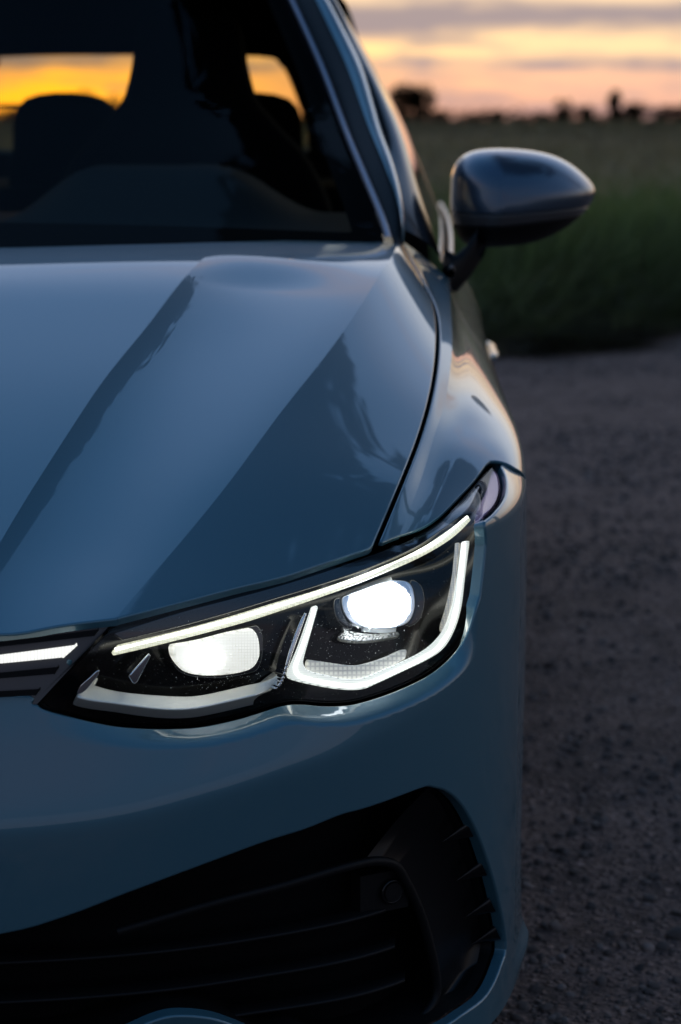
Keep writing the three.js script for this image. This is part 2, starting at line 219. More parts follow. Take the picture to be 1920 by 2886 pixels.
// A sheet of f(u, v), cut where keep(point, u, v) turns negative; the cut edge is rolled over by r and turned in by depth.
function sheet({ f, us, vs, keep = () => 1, face = [0, 0, 1], r = .0015, depth = .01 }) {   // face: roughly the way its outside looks
  const nu = us.length, nv = vs.length, eu = (us[nu - 1] - us[0]) * 2e-4, ev = (vs[nv - 1] - vs[0]) * 2e-4, pos = [], nor = [], uv = [], index = [], val = [];
  let side = 1; const within = keep; if (depth > 0) keep = (p, u, v) => within(p, u, v) - r;   // the roll ends on the outline
  const cl = (x, a) => clamp(x, Math.min(a[0], a[a.length - 1]), Math.max(a[0], a[a.length - 1]));
  const add = (u, v) => {
    const p = f(u, v), a = f(cl(u + eu, us), v), b = f(cl(u - eu, us), v), c = f(u, cl(v + ev, vs)), d = f(u, cl(v - ev, vs));
    const n = unit(cross([a[0] - b[0], a[1] - b[1], a[2] - b[2]], [c[0] - d[0], c[1] - d[1], c[2] - d[2]]));
    pos.push(p[0], p[1], p[2]); nor.push(n[0] * side, n[1] * side, n[2] * side); uv.push(u, v); return pos.length / 3 - 1;
  };
  { const m = add(us[nu >> 1], vs[nv >> 1]); side = nor[0] * face[0] + nor[1] * face[1] + nor[2] * face[2] < 0 ? -1 : 1; pos.length = nor.length = uv.length = 0; }
  const grid = [];
  for (let i = 0; i < nu; i++) for (let j = 0; j < nv; j++) { const k = add(us[i], vs[j]); grid.push(k); val.push(keep([pos[3 * k], pos[3 * k + 1], pos[3 * k + 2]], us[i], vs[j])); }
  const cuts = new Map(), at = (k) => [uv[2 * k], uv[2 * k + 1]];
  const cut = (a, b) => {
    const key = a < b ? a * 4e6 + b : b * 4e6 + a; if (cuts.has(key)) return cuts.get(key);
    const [ua, va] = at(a), [ub, vb] = at(b); let lo = 0, hi = 1, fl = val[a], fh = val[b], t = fl / (fl - fh);
    for (let n = 0; n < 4; n++) { const u = lerp(ua, ub, t), v = lerp(va, vb, t), w = keep(f(u, v), u, v); if ((w < 0) === (fl < 0)) { lo = t; fl = w; } else { hi = t; fh = w; } t = lo + (hi - lo) * clamp(fl / (fl - fh), .02, .98); }
    const k = add(lerp(ua, ub, t), lerp(va, vb, t)); val[k] = 0; cuts.set(key, k); return k;
  };
  const rim = [];
  const tri = (t) => {
    const out = [], isCut = [];
    for (let i = 0; i < 3; i++) {
      const a = t[i], b = t[(i + 1) % 3], ia = val[a] >= 0, ib = val[b] >= 0;
      if (ia) { out.push(a); isCut.push(0); }
      if (ia !== ib) { out.push(cut(a, b)); isCut.push(ia ? 1 : 2); }       // 1: leaving, 2: coming back
    }
    for (let i = 1; i + 1 < out.length; i++) index.push(out[0], out[i], out[i + 1]);
    const o = isCut.indexOf(1), n = isCut.indexOf(2); if (o >= 0 && n >= 0) rim.push([out[o], out[n]]);
  };
  for (let i = 0; i + 1 < nu; i++) for (let j = 0; j + 1 < nv; j++) {
    const a = grid[i * nv + j], b = grid[(i + 1) * nv + j], c = grid[(i + 1) * nv + j + 1], d = grid[i * nv + j + 1];
    const all = [val[a], val[b], val[c], val[d]]; if (all.every((x) => x < 0)) continue;
    if (side > 0) { tri([a, b, c]); tri([a, c, d]); } else { tri([a, c, b]); tri([a, d, c]); }
  }
  if (rim.length && depth > 0) {
    const out = new Map();
    for (const [a, b] of rim) {
      const e = [0, 1, 2].map((i) => pos[3 * b + i] - pos[3 * a + i]);
      for (const k of [a, b]) { const n = [nor[3 * k], nor[3 * k + 1], nor[3 * k + 2]], g = cross(e, n), o = out.get(k) || [0, 0, 0]; out.set(k, [o[0] + g[0], o[1] + g[1], o[2] + g[2]]); }
    }
    const rings = new Map(), steps = [[0, 0], [35, 0], [70, 0], [90, 0], [90, 1]];
    for (const [k, o] of out) {
      const g = unit(o), n = [nor[3 * k], nor[3 * k + 1], nor[3 * k + 2]], p = [pos[3 * k], pos[3 * k + 1], pos[3 * k + 2]];
      rings.set(k, steps.map(([deg, in_]) => {
        const s = Math.sin(deg * Math.PI / 180), c = Math.cos(deg * Math.PI / 180);
        for (let i = 0; i < 3; i++) { pos.push(p[i] + g[i] * r * s - n[i] * (r * (1 - c) + in_ * depth)); nor.push(n[i] * c + g[i] * s); }
        uv.push(uv[2 * k], uv[2 * k + 1]); return pos.length / 3 - 1;
      }));
    }
    for (const [a, b] of rim) { const A = rings.get(a), B = rings.get(b); for (let q = 0; q + 1 < A.length; q++) index.push(A[q], A[q + 1], B[q + 1], A[q], B[q + 1], B[q]); }
  }
  return geometryOf(pos, nor, uv, index);
}
function mirrored(g) {                                                // the same on the other side of the car
  const m = g.clone(), p = m.attributes.position, n = m.attributes.normal, ix = m.index;
  for (let i = 0; i < p.count; i++) { p.setX(i, -p.getX(i)); n.setX(i, -n.getX(i)); }
  if (ix) for (let i = 0; i < ix.count; i += 3) { const t = ix.getX(i); ix.setX(i, ix.getX(i + 2)); ix.setX(i + 2, t); }
  return m;
}
const both = (g) => mergeGeometries([g, mirrored(g)]);
function mesh(name, g, material, parent) { const m = new THREE.Mesh(g, material); m.name = name; m.castShadow = m.receiveShadow = true; parent.add(m); return m; }
function group(name, parent) { const o = new THREE.Group(); o.name = name; parent.add(o); return o; }
function polyTube(points, radius, seg = 8, steps = 40, closed = false) { return new THREE.TubeGeometry(new THREE.CatmullRomCurve3(points.map((p) => V(...p)), closed, 'centripetal'), steps, radius, seg, closed); }
function loft(rows, closedAcross = false) {                           // rows of points, smooth normals
  const nu = rows.length, nv = rows[0].length, pos = rows.flat(2), uv = [], index = [];
  for (let i = 0; i < nu; i++) for (let j = 0; j < nv; j++) uv.push(i / (nu - 1), j / (nv - 1));
  for (let i = 0; i + 1 < nu; i++) for (let j = 0; j + 1 < nv + (closedAcross ? 1 : 0); j++) { const k = (j + 1) % nv, a = i * nv + j, b = (i + 1) * nv + j, c = (i + 1) * nv + k, d = i * nv + k; index.push(a, b, c, a, c, d); }
  const g = new THREE.BufferGeometry(); g.setAttribute('position', new THREE.Float32BufferAttribute(pos, 3)); g.setAttribute('uv', new THREE.Float32BufferAttribute(uv, 2)); g.setIndex(index); g.computeVertexNormals(); return g;
}
function splineRows(rows, n) {                                        // a curve [x, y, z] through control points, n + 1 samples by index
  const t = rows.map((_, i) => i), f = [0, 1, 2].map((c) => spline(t, rows.map((r) => r[c])));
  return range(0, rows.length - 1, n).map((q) => f.map((h) => h(q)));
}
const curve3 = (rows) => { const t = rows.map((_, i) => i / (rows.length - 1)), f = [0, 1, 2].map((c) => spline(t, rows.map((r) => r[c]))); return (q) => f.map((h) => h(q)); };
const extrude = (outline, depth, bevel = .01, seg = 3) => new THREE.ExtrudeGeometry(new THREE.Shape(outline.map(([x, y]) => new THREE.Vector2(x, y))), { depth, bevelEnabled: bevel > 0, bevelSize: bevel, bevelThickness: bevel, bevelSegments: seg, curveSegments: 12 });
const rgb = (r, g, b) => new THREE.Color().setRGB(r, g, b);
const physical = (o) => new THREE.MeshPhysicalMaterial(o);

// ---------- materials ----------
const M = {
  paint: physical({ color: rgb(.045, .135, .178), metalness: .25, roughness: .42, clearcoat: 1, clearcoatRoughness: .015 }),
  mirrorCap: physical({ color: rgb(.05, .075, .11), metalness: .6, roughness: .34, clearcoat: .8, clearcoatRoughness: .08 }),
  satin: physical({ color: rgb(.30, .30, .31), metalness: .9, roughness: .36 }),
  glossBlack: physical({ color: rgb(.006, .006, .007), roughness: .22, clearcoat: .7, clearcoatRoughness: .05 }),
  bezel: physical({ color: rgb(.003, .003, .004), roughness: .16, specularIntensity: .5 }),
  mattBlack: physical({ color: rgb(.004, .004, .0045), roughness: .8, specularIntensity: .15 }),
  plastic: physical({ color: rgb(.004, .004, .0045), roughness: .55, specularIntensity: .4 }),
  rubber: physical({ color: rgb(.012, .012, .013), roughness: .85 }),
  trim: physical({ color: rgb(.004, .004, .005), roughness: .16, specularIntensity: .6 }),
  chrome: physical({ color: rgb(.72, .73, .75), metalness: 1, roughness: .14 }),
  alloy: physical({ color: rgb(.12, .12, .13), metalness: .9, roughness: .35 }),
  glass: physical({ color: rgb(.80, .86, .84), roughness: 0, specularIntensity: .08, transmission: 1, thickness: 0, ior: 1.52 }),
  tinted: physical({ color: rgb(.60, .56, .46), roughness: 0, transmission: 1, thickness: 0, ior: 1.52 }),
  lampGlass: physical({ color: rgb(.97, .98, .98), roughness: 0, specularIntensity: .42, transmission: 1, thickness: 0, ior: 1.45 }),
  fabric: physical({ color: rgb(.003, .003, .0035), roughness: 1, specularIntensity: .1 }),
  dash: physical({ color: rgb(.012, .016, .018), roughness: .8, specularIntensity: .2 }),
};

Object.assign(M, {
  satinDark: physical({ color: rgb(.22, .25, .32), metalness: .8, roughness: .3 }),
  rearGlass: physical({ color: rgb(.80, .70, .50), roughness: 0, transmission: 1, thickness: 0, ior: 1.52 }),
  dust: physical({ color: rgb(.8, .8, .76), roughness: 1, transmission: .6, thickness: 0 }),
  duct: physical({ color: rgb(.004, .004, .0045), roughness: .30, specularIntensity: .35 }),
  band: physical({ color: rgb(.05, .048, .05), roughness: .3, clearcoat: .5 }),
});
const intakeRight = [[.866, .435], [.895, .411], [.928, .371], [.977, .299], [1.032, .206], [1.010, .185], [.960, .168]];
function splineAt(pts, t) { const q = clamp(t) * (pts.length - 1), i = Math.min(pts.length - 2, Math.floor(q)), f = q - i; return pts[i].map((v, c) => lerp(v, pts[i + 1][c], f)); }
const smoothPath = (pts) => smoothClosed(pts, 5);

// ---------- the car ----------
const car = group('parked_car', scene);
car.userData = { label: 'blue hatchback with lit headlamps parked on the gravel', category: 'car' };

// bonnet
const bonnetFront = [[-.1, -.046], [0, -.046], [.2, -.050], [.345, -.059], [.398, -.071], [.452, -.081], [.469, -.090], [.52, -.128], [.573, -.170], [.621, -.207], [.653, -.237], [.712, -.294]];
const scuttleEdge = [[.723, -1.392], [.706, -1.400], [.653, -1.337], [.565, -1.241], [.428, -1.162], [.293, -1.12], [.157, -1.096], [0, -1.085], [-.1, -1.085]];
{
  const gap = .0022, shut = range(-.30, -1.385, 40).map((z) => [shutLine.x(z) - gap, z]);
  const outline = [...smoothOpen(bonnetFront), ...shut, ...smoothOpen(scuttleEdge)], inside = polygonDistance(outline);
  const zs = range(.02, -1.43, 240), parts = [];
  for (const [u0, u1, n] of [[0, 1, 40], [1, 2, 44], [2, 3, 40]]) parts.push(sheet({ f: (u, z) => upperBody(u, z), us: range(u0, u1, n), vs: zs, face: [0, 1, 0], keep: (p) => inside(p[0], p[2]), r: .0025, depth: .006 }));
  mesh('bonnet', both(mergeGeometries(parts)), M.paint, car);
}
// wings, doors and quarter panels: the same body side cut at its shut lines
const wingFront = spline([.70, .714, .76, .791, .812, .835, .851, .856, .9], [-.276, -.296, -.362, -.412, -.461, -.521, -.567, -.571, -.573]);
const archCut = (p, z0, R) => Math.hypot(p[2] - z0, p[1] - .325) - R;
const seamLine = (p) => ((p[2] + .61) * -.023 + (p[1] - .728) * .04) / .0461, seam = (p) => seamLine(p) + Math.max(0, .856 - p[0]) * 5;   // wing to bumper
{
  const keep = (p, u) => Math.min(wingFront(p[0]) - p[2], seam(p) + .0022, archCut(p, -.88, .352), p[2] + 1.43, p[1] - .2, u < 3.5 ? p[0] - shutLine.x(p[2]) - .0022 : 1);
  const zs = range(-.26, -1.44, 230);
  const g = mergeGeometries([sheet({ f: upperBody, us: range(3, 4, 12), vs: zs, face: [0, 1, 0], keep, r: .002, depth: .004 }), sheet({ f: upperBody, us: range(4, 5, 110), vs: zs, face: [1, 0, 0], keep, r: .0015, depth: .002 })]);
  mesh('wing', g, M.paint, car); mesh('wing', mirrored(g), M.paint, car);
  const door = (z0, z1, name) => { const d = sheet({ f: upperBody, us: range(4, 5, 70), vs: range(z0 + .01, z1 - .01, 90), face: [1, 0, 0], keep: (p) => Math.min(z0 - p[2], p[2] - z1, p[1] - .21, archCut(p, -3.50, .352)), r: .002, depth: .016 }); mesh(name, d, M.paint, car); mesh(name, mirrored(d), M.paint, car); };
  door(-1.434, -2.46, 'door'); door(-2.464, -3.18, 'door'); door(-3.184, -3.6, 'quarter_panel');
}
// bumper
const intakeTop = [[-.1, .330], [0, .331], [.2, .335], [.344, .349], [.411, .365], [.477, .387], [.545, .407], [.616, .425], [.666, .433], [.709, .442], [.739, .444], [.817, .451], [.840, .447], [.866, .435], [.895, .411], [.928, .371], [.977, .299], [1.032, .206], [1.010, .185], [.960, .168], [.903, .165], [.877, .162], [.80, .158], [.74, .165], [.69, .19], [.645, .190], [.60, .215], [.565, .232], [.527, .240], [.50, .236], [.464, .222], [.40, .205], [.2, .196], [-.1, .196]];
// a ledge runs along under the lamp: a steep shelf, then a round edge; reach says how deep it is at (a, b)
const ledgeReach = (a, b) => smooth(-.28, -.02, a) * (1 - smooth(.160, .186, a)) * (1 - smooth(.01, .075, b) * smooth(.10, .15, a));
const ledge = (d) => (d < .010 ? 3 * (.010 - d) + .015 : d < .020 ? 150 * (.020 - d) * (.020 - d) : 0);
LENS.forEach((p, i) => { if (i > 14) p[2] -= .045 * ledgeReach(p[0], p[1]); });
const lampHeight = thinPlate(LENS);
const lampFrame = (p) => { const v = [p[0] - LAMP_O[0], p[1] - LAMP_O[1], p[2] - LAMP_O[2]], d = (q) => v[0] * q[0] + v[1] * q[1] + v[2] * q[2]; return [d(LAMP_A), d(LAMP_B), d(LAMP_D)]; };
const lampPoly = smoothClosed(LENS.map(([a, b], i) => (i === 0 || i === LENS.length - 1 ? [a, b, 1] : [a, b])), 4);
const lampInside = polygonDistance(lampPoly);
const intakePoly = smoothClosed(intakeTop, 4), intakeInside = polygonDistance(intakePoly);
const bumperTop = spline([0, .2, .34, .385, .42], [.598, .597, .594, .590, .586]);
const lampCap = (s) => { const t = [[.9, .727], [.949, .727], [.9977, .7333], [1.0458, .7377], [1.0938, .7425], [1.1521, .7477], [1.1972, .7522], [1.21, .7525], [2, .7525]]; let k = 0; while (k < t.length - 2 && s > t[k + 1][0]) k++; return lerp(t[k][1], t[k + 1][1], clamp((s - t[k][0]) / (t[k + 1][0] - t[k][0]))); };
function bumperSurface(s, y) {                                        // with the shelf that runs along under the lamp
  const o = bumperOffset(s, y), p = front(s, y, o), q = lampFrame(p), d = -lampInside(q[0], q[1]);
  const shelf = y < .74 && q[0] < .2 ? ledge(Math.max(0, d - .0035)) * ledgeReach(q[0], q[1]) : 0;
  const fin = s > 1.05 ? .010 * Math.exp(-Math.pow((y - .150) / .022, 2)) * smooth(1.05, 1.2, s) : 0;
  return front(s, y, o - shelf + fin);
}
{
  const keep = (p, s, y) => {
    const q = lampFrame(p); let k = -lampInside(q[0], q[1]) - .0005;
    if (s < .9) k = Math.min(k, s < .42 ? bumperTop(s) - y : .625 - y);
    if (s >= .9) k = Math.min(k, -seamLine(p) + .0028, lampCap(s) - y);
    return Math.min(k, -intakeInside(s, y), archCut(p, -.88, .360), 1.30 - s, y - .125);
  };
  const g = sheet({ f: bumperSurface, us: range(0, 1.32, 400), vs: range(.115, .785, 240), keep, r: .003, depth: .011 });
  mesh('bumper', both(g), M.paint, car);
}

// ---------- headlamp ----------
function lampPlate(outline, depth, { step = .0016, inset = 0, hole = null, dome = 0, r = .0012, wall = .008, deeper = null } = {}) {   // a piece of the lamp, following its front glass at a depth behind it
  const poly = smoothClosed(outline, 5), inside = polygonDistance(poly), cutout = hole && polygonDistance(smoothClosed(hole, 5)), as = poly.map((p) => p[0]), bs = poly.map((p) => p[1]);
  const [a0, a1, b0, b1] = [Math.min(...as) - .003, Math.max(...as) + .003, Math.min(...bs) - .003, Math.max(...bs) + .003], ca = (a0 + a1) / 2, cb = (b0 + b1) / 2, ra = (a1 - a0) / 2, rb = (b1 - b0) / 2;
  return sheet({ f: (a, b) => lampPoint(a, b, lampHeight(a, b) - depth - (deeper ? deeper(a, b) : 0) + (dome ? dome * (1 - .5 * ((a - ca) / ra) ** 2 - .5 * ((b - cb) / rb) ** 2) : 0)), us: range(a0, a1, Math.ceil((a1 - a0) / step)), vs: range(b0, b1, Math.ceil((b1 - b0) / step)), keep: (p, a, b) => Math.min(inside(a, b) - inset, cutout ? -cutout(a, b) : 1), r, depth: wall });
}
function ribbed(nu, nv, base, line, size = 64, gain = 1) {            // a moulded grid in clear plastic, as a texture over metres
  const data = new Uint8Array(size * size * 4);
  for (let j = 0; j < size; j++) for (let i = 0; i < size; i++) {
    const x = Math.abs(((i / size) * nu) % 1 - .5) * 2, y = Math.abs(((j / size) * nv) % 1 - .5) * 2, k = Math.max(nu ? Math.pow(x, 3) : 0, nv ? Math.pow(y, 3) : 0), v = lerp(base, line, k) * gain;
    data.set([v * 255, v * 255, v * 255, 255].map((c) => clamp(c, 0, 255)), (j * size + i) * 4);
  }
  const t = new THREE.DataTexture(data, size, size); t.wrapS = t.wrapT = THREE.RepeatWrapping; t.magFilter = THREE.LinearFilter; t.colorSpace = THREE.SRGBColorSpace; t.needsUpdate = true; return t;
}
const repeated = (t, x, y) => { t.repeat.set(x, y); return t; };
const glow = (r, g, b, k, map) => physical({ color: rgb(.5, .5, .5), roughness: .25, emissive: rgb(r, g, b), emissiveIntensity: k, emissiveMap: map || null });
const L = {
  strip: glow(1, 1, .72, .88, repeated(ribbed(1, 1, 1, .72), 420, 420)),
  guide: glow(.94, 1, .93, .85, repeated(ribbed(0, 1, 1, .6), 520, 520)),
  rib: glow(1, .9, .62, .28, repeated(ribbed(1, 1, 1, .2), 350, 350)),
  grid: glow(1, 1, .82, .34, repeated(ribbed(1, 1, 1, .40), 200, 200)),
  main: glow(.90, .96, 1, 9.0),
  second: glow(1, 1, .90, .95, repeated(ribbed(1, 1, 1, .70), 330, 330)),
  core: glow(1, 1, .88, 4.5),
  bar: glow(1, 1, .92, 1.1, repeated(ribbed(1, 0, 1, .8), 300, 300)),
};
function buildHeadlight(flip) {
  const h = group('headlight', car), put = (name, g, m) => mesh(name, flip ? mirrored(g) : g, m, h);
  const lens = sheet({ f: (a, b) => lampPoint(a, b, lampHeight(a, b) - .001), us: range(-.285, .232, 150), vs: range(-.105, .205, 100), keep: (p, a, b) => lampInside(a, b) - .0025, r: .002, depth: 0 });
  put('lens', lens, M.lampGlass);
  // the black bowl behind it
  const ring = lampPoly.map(([a, b]) => [a, b]), back = (a, b) => lampHeight(a, b) - .052;
  put('housing', loft([...[0, .02, .056].map((d) => ring.map(([a, b]) => lampPoint(a, b, lampHeight(a, b) - .004 - d)))].map((r) => [...r, r[0]])), M.bezel);
  put('bezel', sheet({ f: (a, b) => lampPoint(a, b, back(a, b)), us: range(-.285, .232, 120), vs: range(-.105, .205, 80), keep: (p, a, b) => lampInside(a, b) - .0005, depth: 0 }), M.bezelDust);
  put('bezel', lampPlate(O.top_shade, .006, { wall: .03 }), M.glossBlack);
  put('light_guide', lampPlate(O.drl_top, .012, { r: .0015, wall: .002, inset: .0010 }), L.strip);
  put('light_guide', lampPlate(O.u_guide, .020, { r: .0015, wall: .002, inset: .0003 }), L.guide);
  put('light_guide', lampPlate(O.side_rib, .024, { r: .0008, wall: .003, step: .0009 }), L.rib);
  put('reflector', lampPlate(O.grid_band, .028, { r: .001, wall: .006 }), L.grid);
  put('lens_surround', lampPlate(O.lens_out_frame, .026, { r: .003, wall: .024, hole: O.lens_out }), M.bezelGloss);
  const shrink = (pts, k) => { const n = pts.length, ca = pts.reduce((t, p) => t + p[0], 0) / n, cb = pts.reduce((t, p) => t + p[1], 0) / n; return pts.map(([a, b]) => [ca + (a - ca) * k, cb + (b - cb) * k]); };
  const dish = (pts, depth) => { const n = pts.length, ca = pts.reduce((t, p) => t + p[0], 0) / n, cb = pts.reduce((t, p) => t + p[1], 0) / n; return (a, b) => depth * Math.max(0, 1 - ((a - ca) / .036) ** 2 - ((b - cb) / .028) ** 2); };
  put('reflector_bowl', lampPlate(O.lens_out, .024, { r: .001, wall: .006, deeper: dish(O.lens_out, .020) }), M.bowl);
  put('led', lampPlate(shrink(O.lens_out, .74), .027, { r: .003, wall: .010, dome: .006, step: .0011 }), L.main);
  put('projector_lens', lampPlate(O.lens_out, .021, { dome: .011, r: .003, wall: .004 }), M.lampGlass);
  put('lens_surround', lampPlate(O.lens_in_frame, .034, { r: .003, wall: .016 }), M.bezelGloss);
  put('projector_lens', lampPlate(O.lens_in, .028, { dome: .010, r: .003, wall: .01 }), L.second);
  const foot = spline([-.2403, -.2253, -.198, -.167, -.1414, -.1193, -.0971, -.0692, -.0392, -.02], [-.0679, -.0721, -.0761, -.0811, -.0833, -.0823, -.0783, -.0722, -.0651, -.060]);
  put('reflector', lampPlate(O.reflector_band, .013, { r: .002, wall: .012, deeper: (a, b) => 1.3 * Math.max(0, b - foot(a)) * (1 - smooth(-.06, -.035, a)) + .02 * smooth(-.06, -.035, a) }), M.satinReflector);   // leans back under the lens
  put('trim_strip', lampPlate(O.divider, .018, { r: .0015, wall: .02 }), M.chrome);
  put('prism', lampPlate(O.prism, .020, { r: .002, wall: .010 }), M.chrome);
  put('trim_strip', lampPlate(O.left_chrome, .016, { r: .0015, wall: .008 }), M.chrome);
  put('side_reflector', lampPlate(O.corner_top, .012, { r: .002, wall: .002 }), M.chromeFilm);
  put('reflector', lampPlate(O.tray, .016, { r: .001, wall: .003, deeper: (a, b) => 1.15 * Math.max(0, b + .030) }), M.pebbled);   // pebbled tray that throws the main lamp's spill about
  const line = (pts, depth, r, m) => put('light_line', polyTube(pts.map(([a, b]) => lampPoint(a, b, lampHeight(a, b) - depth)), r, 8, 120), m);
  line([[-.1985, -.0200], [-.1336, -.0035], [-.0787, .0112], [-.0431, .0222], [.0108, .0402], [.0645, .0602], [.1167, .0838], [.1540, .1061], [.1790, .1266]], .0120, .0017, L.core);
  line([[.1728, .096], [.168, .058], [.162, .02], [.1545, -.0045], [.142, -.0215], [.123, -.0333], [.092, -.0470], [.0645, -.0582], [.0466, -.0613], [.026, -.0595], [.002, -.0545], [-.013, -.0492], [-.0165, -.042], [-.0105, -.0235], [-.003, -.003], [.004, .022]], .0200, .0019, L.core);
  const R = seeded(flip ? 71 : 70), dust = new THREE.InstancedMesh(new THREE.CircleGeometry(1, 6), M.dust, 600), o3 = new THREE.Object3D();
  for (let k = 0, tries = 0; k < 600 && tries < 20000; tries++) {
    const c = [[-.10, -.05, .05, .02], [.06, -.005, .05, .03], [-.03, -.02, .14, .04], [-.03, -.02, .14, .04]][Math.floor(R() * 4)], n = () => R() + R() + R() - 1.5, a = c[0] + c[2] * n(), b = c[1] + c[3] * n();
    if (lampInside(a, b) < .008) continue;
    const p = lampPoint(a, b, lampHeight(a, b) - .0035), s = .00016 + .00036 * Math.pow(R(), 3); o3.position.set(flip ? -p[0] : p[0], p[1], p[2]); o3.rotation.set((R() - .5) * 2, (R() - .5) * 2, 0); o3.scale.setScalar(s); o3.updateMatrix(); dust.setMatrixAt(k++, o3.matrix);
  }
  dust.name = 'dust'; dust.userData = { kind: 'stuff' }; h.add(dust);
  const beam = (a, b, cd) => { const p = lampPoint(a, b, lampHeight(a, b) - .026), s = new THREE.SpotLight(rgb(.95, .98, 1), cd, 60, .55, .6, 2); s.position.set(flip ? -p[0] : p[0], p[1], p[2]); s.target.position.set(flip ? -p[0] - .1 : p[0] + .1, 0, 9); s.castShadow = true; s.shadow.radius = .15; s.name = 'beam'; h.add(s, s.target); };
  beam(.078, .028, 5); beam(-.098, -.024, 4);
  return h;
}
M.bowl = physical({ color: rgb(.72, .76, .84), metalness: 1, roughness: .34 });
M.bezelGloss = physical({ color: rgb(.02, .021, .023), metalness: .4, roughness: .10, clearcoat: 1 });
{
  const n = 128, d = new Uint8Array(n * n * 4), R = seeded(19), h = new Float32Array(n * n);
  for (let k = 0; k < 260; k++) { const x = R() * n, y = R() * n, r = 4 + 7 * R(); for (let q = 0; q < n * n; q++) { const i = Math.abs(q % n - x), j = Math.abs(Math.floor(q / n) - y), e = (Math.min(i, n - i) ** 2 + Math.min(j, n - j) ** 2) / (r * r); if (e < 1) h[q] = Math.max(h[q], Math.sqrt(1 - e) * r / 11); } }
  for (let q = 0; q < n * n; q++) d.set([255 * h[q], 255 * h[q], 255 * h[q], 255], q * 4);
  const t = new THREE.DataTexture(d, n, n); t.wrapS = t.wrapT = THREE.RepeatWrapping; t.magFilter = THREE.LinearFilter; t.repeat.set(45, 45); t.needsUpdate = true;
  M.pebbled = physical({ color: rgb(.55, .55, .53), metalness: 1, roughness: .3, bumpMap: t, bumpScale: .0016 });
}
M.satinReflector = physical({ color: rgb(.85, .83, .75), metalness: .8, roughness: .5 });
M.chromeFilm = physical({ color: rgb(.012, .012, .016), metalness: .2, roughness: .25, specularIntensity: .5, iridescence: 1, iridescenceIOR: 1.6, iridescenceThicknessRange: [100, 420] });
{
  const n = 1024, data = new Uint8Array(n * n * 4), R = seeded(5);
  for (let i = 0; i < n * n; i++) data.set([8, 9, 10, 255], i * 4);
  for (let k = 0; k < 9000; k++) { const x = Math.floor(R() * n), y = Math.floor(R() * n), v = 40 + 190 * Math.pow(R(), 4); data.set([v, v, v * .97, 255], (y * n + x) * 4); }
  const t = new THREE.DataTexture(data, n, n); t.wrapS = t.wrapT = THREE.RepeatWrapping; t.magFilter = THREE.LinearFilter; t.colorSpace = THREE.SRGBColorSpace; t.repeat.set(1.9, 1.9); t.needsUpdate = true;
  M.bezelDust = physical({ map: t, roughness: .16, specularIntensity: .5 });
}
buildHeadlight(false); buildHeadlight(true);

// ---------- grille between the lamps ----------
{
  const g = group('grille', car), pair = (name, geo, m) => { mesh(name, geo, m, g); mesh(name, mirrored(geo), m, g); };
  mesh('panel', both(sheet({ f: (x, y) => [x, y, planZ(x) - .045 - .25 * (y - .6)], us: range(0, .47, 90), vs: range(.57, .665, 30), keep: (p, x, y) => Math.min(.655 + .02 * x - y, .388 + (y - .59) * .95 - x), depth: 0 })), M.glossBlack, g);
  const bar = (y0, y1, x1, x2, out, m, name) => pair(name, sheet({ f: (x, t) => { const y = lerp(y0(x), y1(x), t); return [x, y, planZ(x) - .03 + out]; }, us: range(.10, Math.max(x1, x2) + .001, 90), vs: range(0, 1, 8), keep: (p, x, t) => lerp(x2, x1, t) - x, r: .0015, depth: .012 }), m);
  const l = (a, b) => (x) => a + (b - a) * (x - .35) / .073;
  bar(l(.628, .633), l(.637, .6445), .423, .409, .004, L.bar, 'light_bar');
  bar(l(.646, .652), l(.651, .658), .445, .440, .006, M.plastic, 'rib');
  bar(l(.613, .617), l(.619, .624), .405, .400, .006, M.plastic, 'rib');
  bar(l(.592, .594), l(.598, .600), .385, .380, .0, M.plastic, 'rib');
}

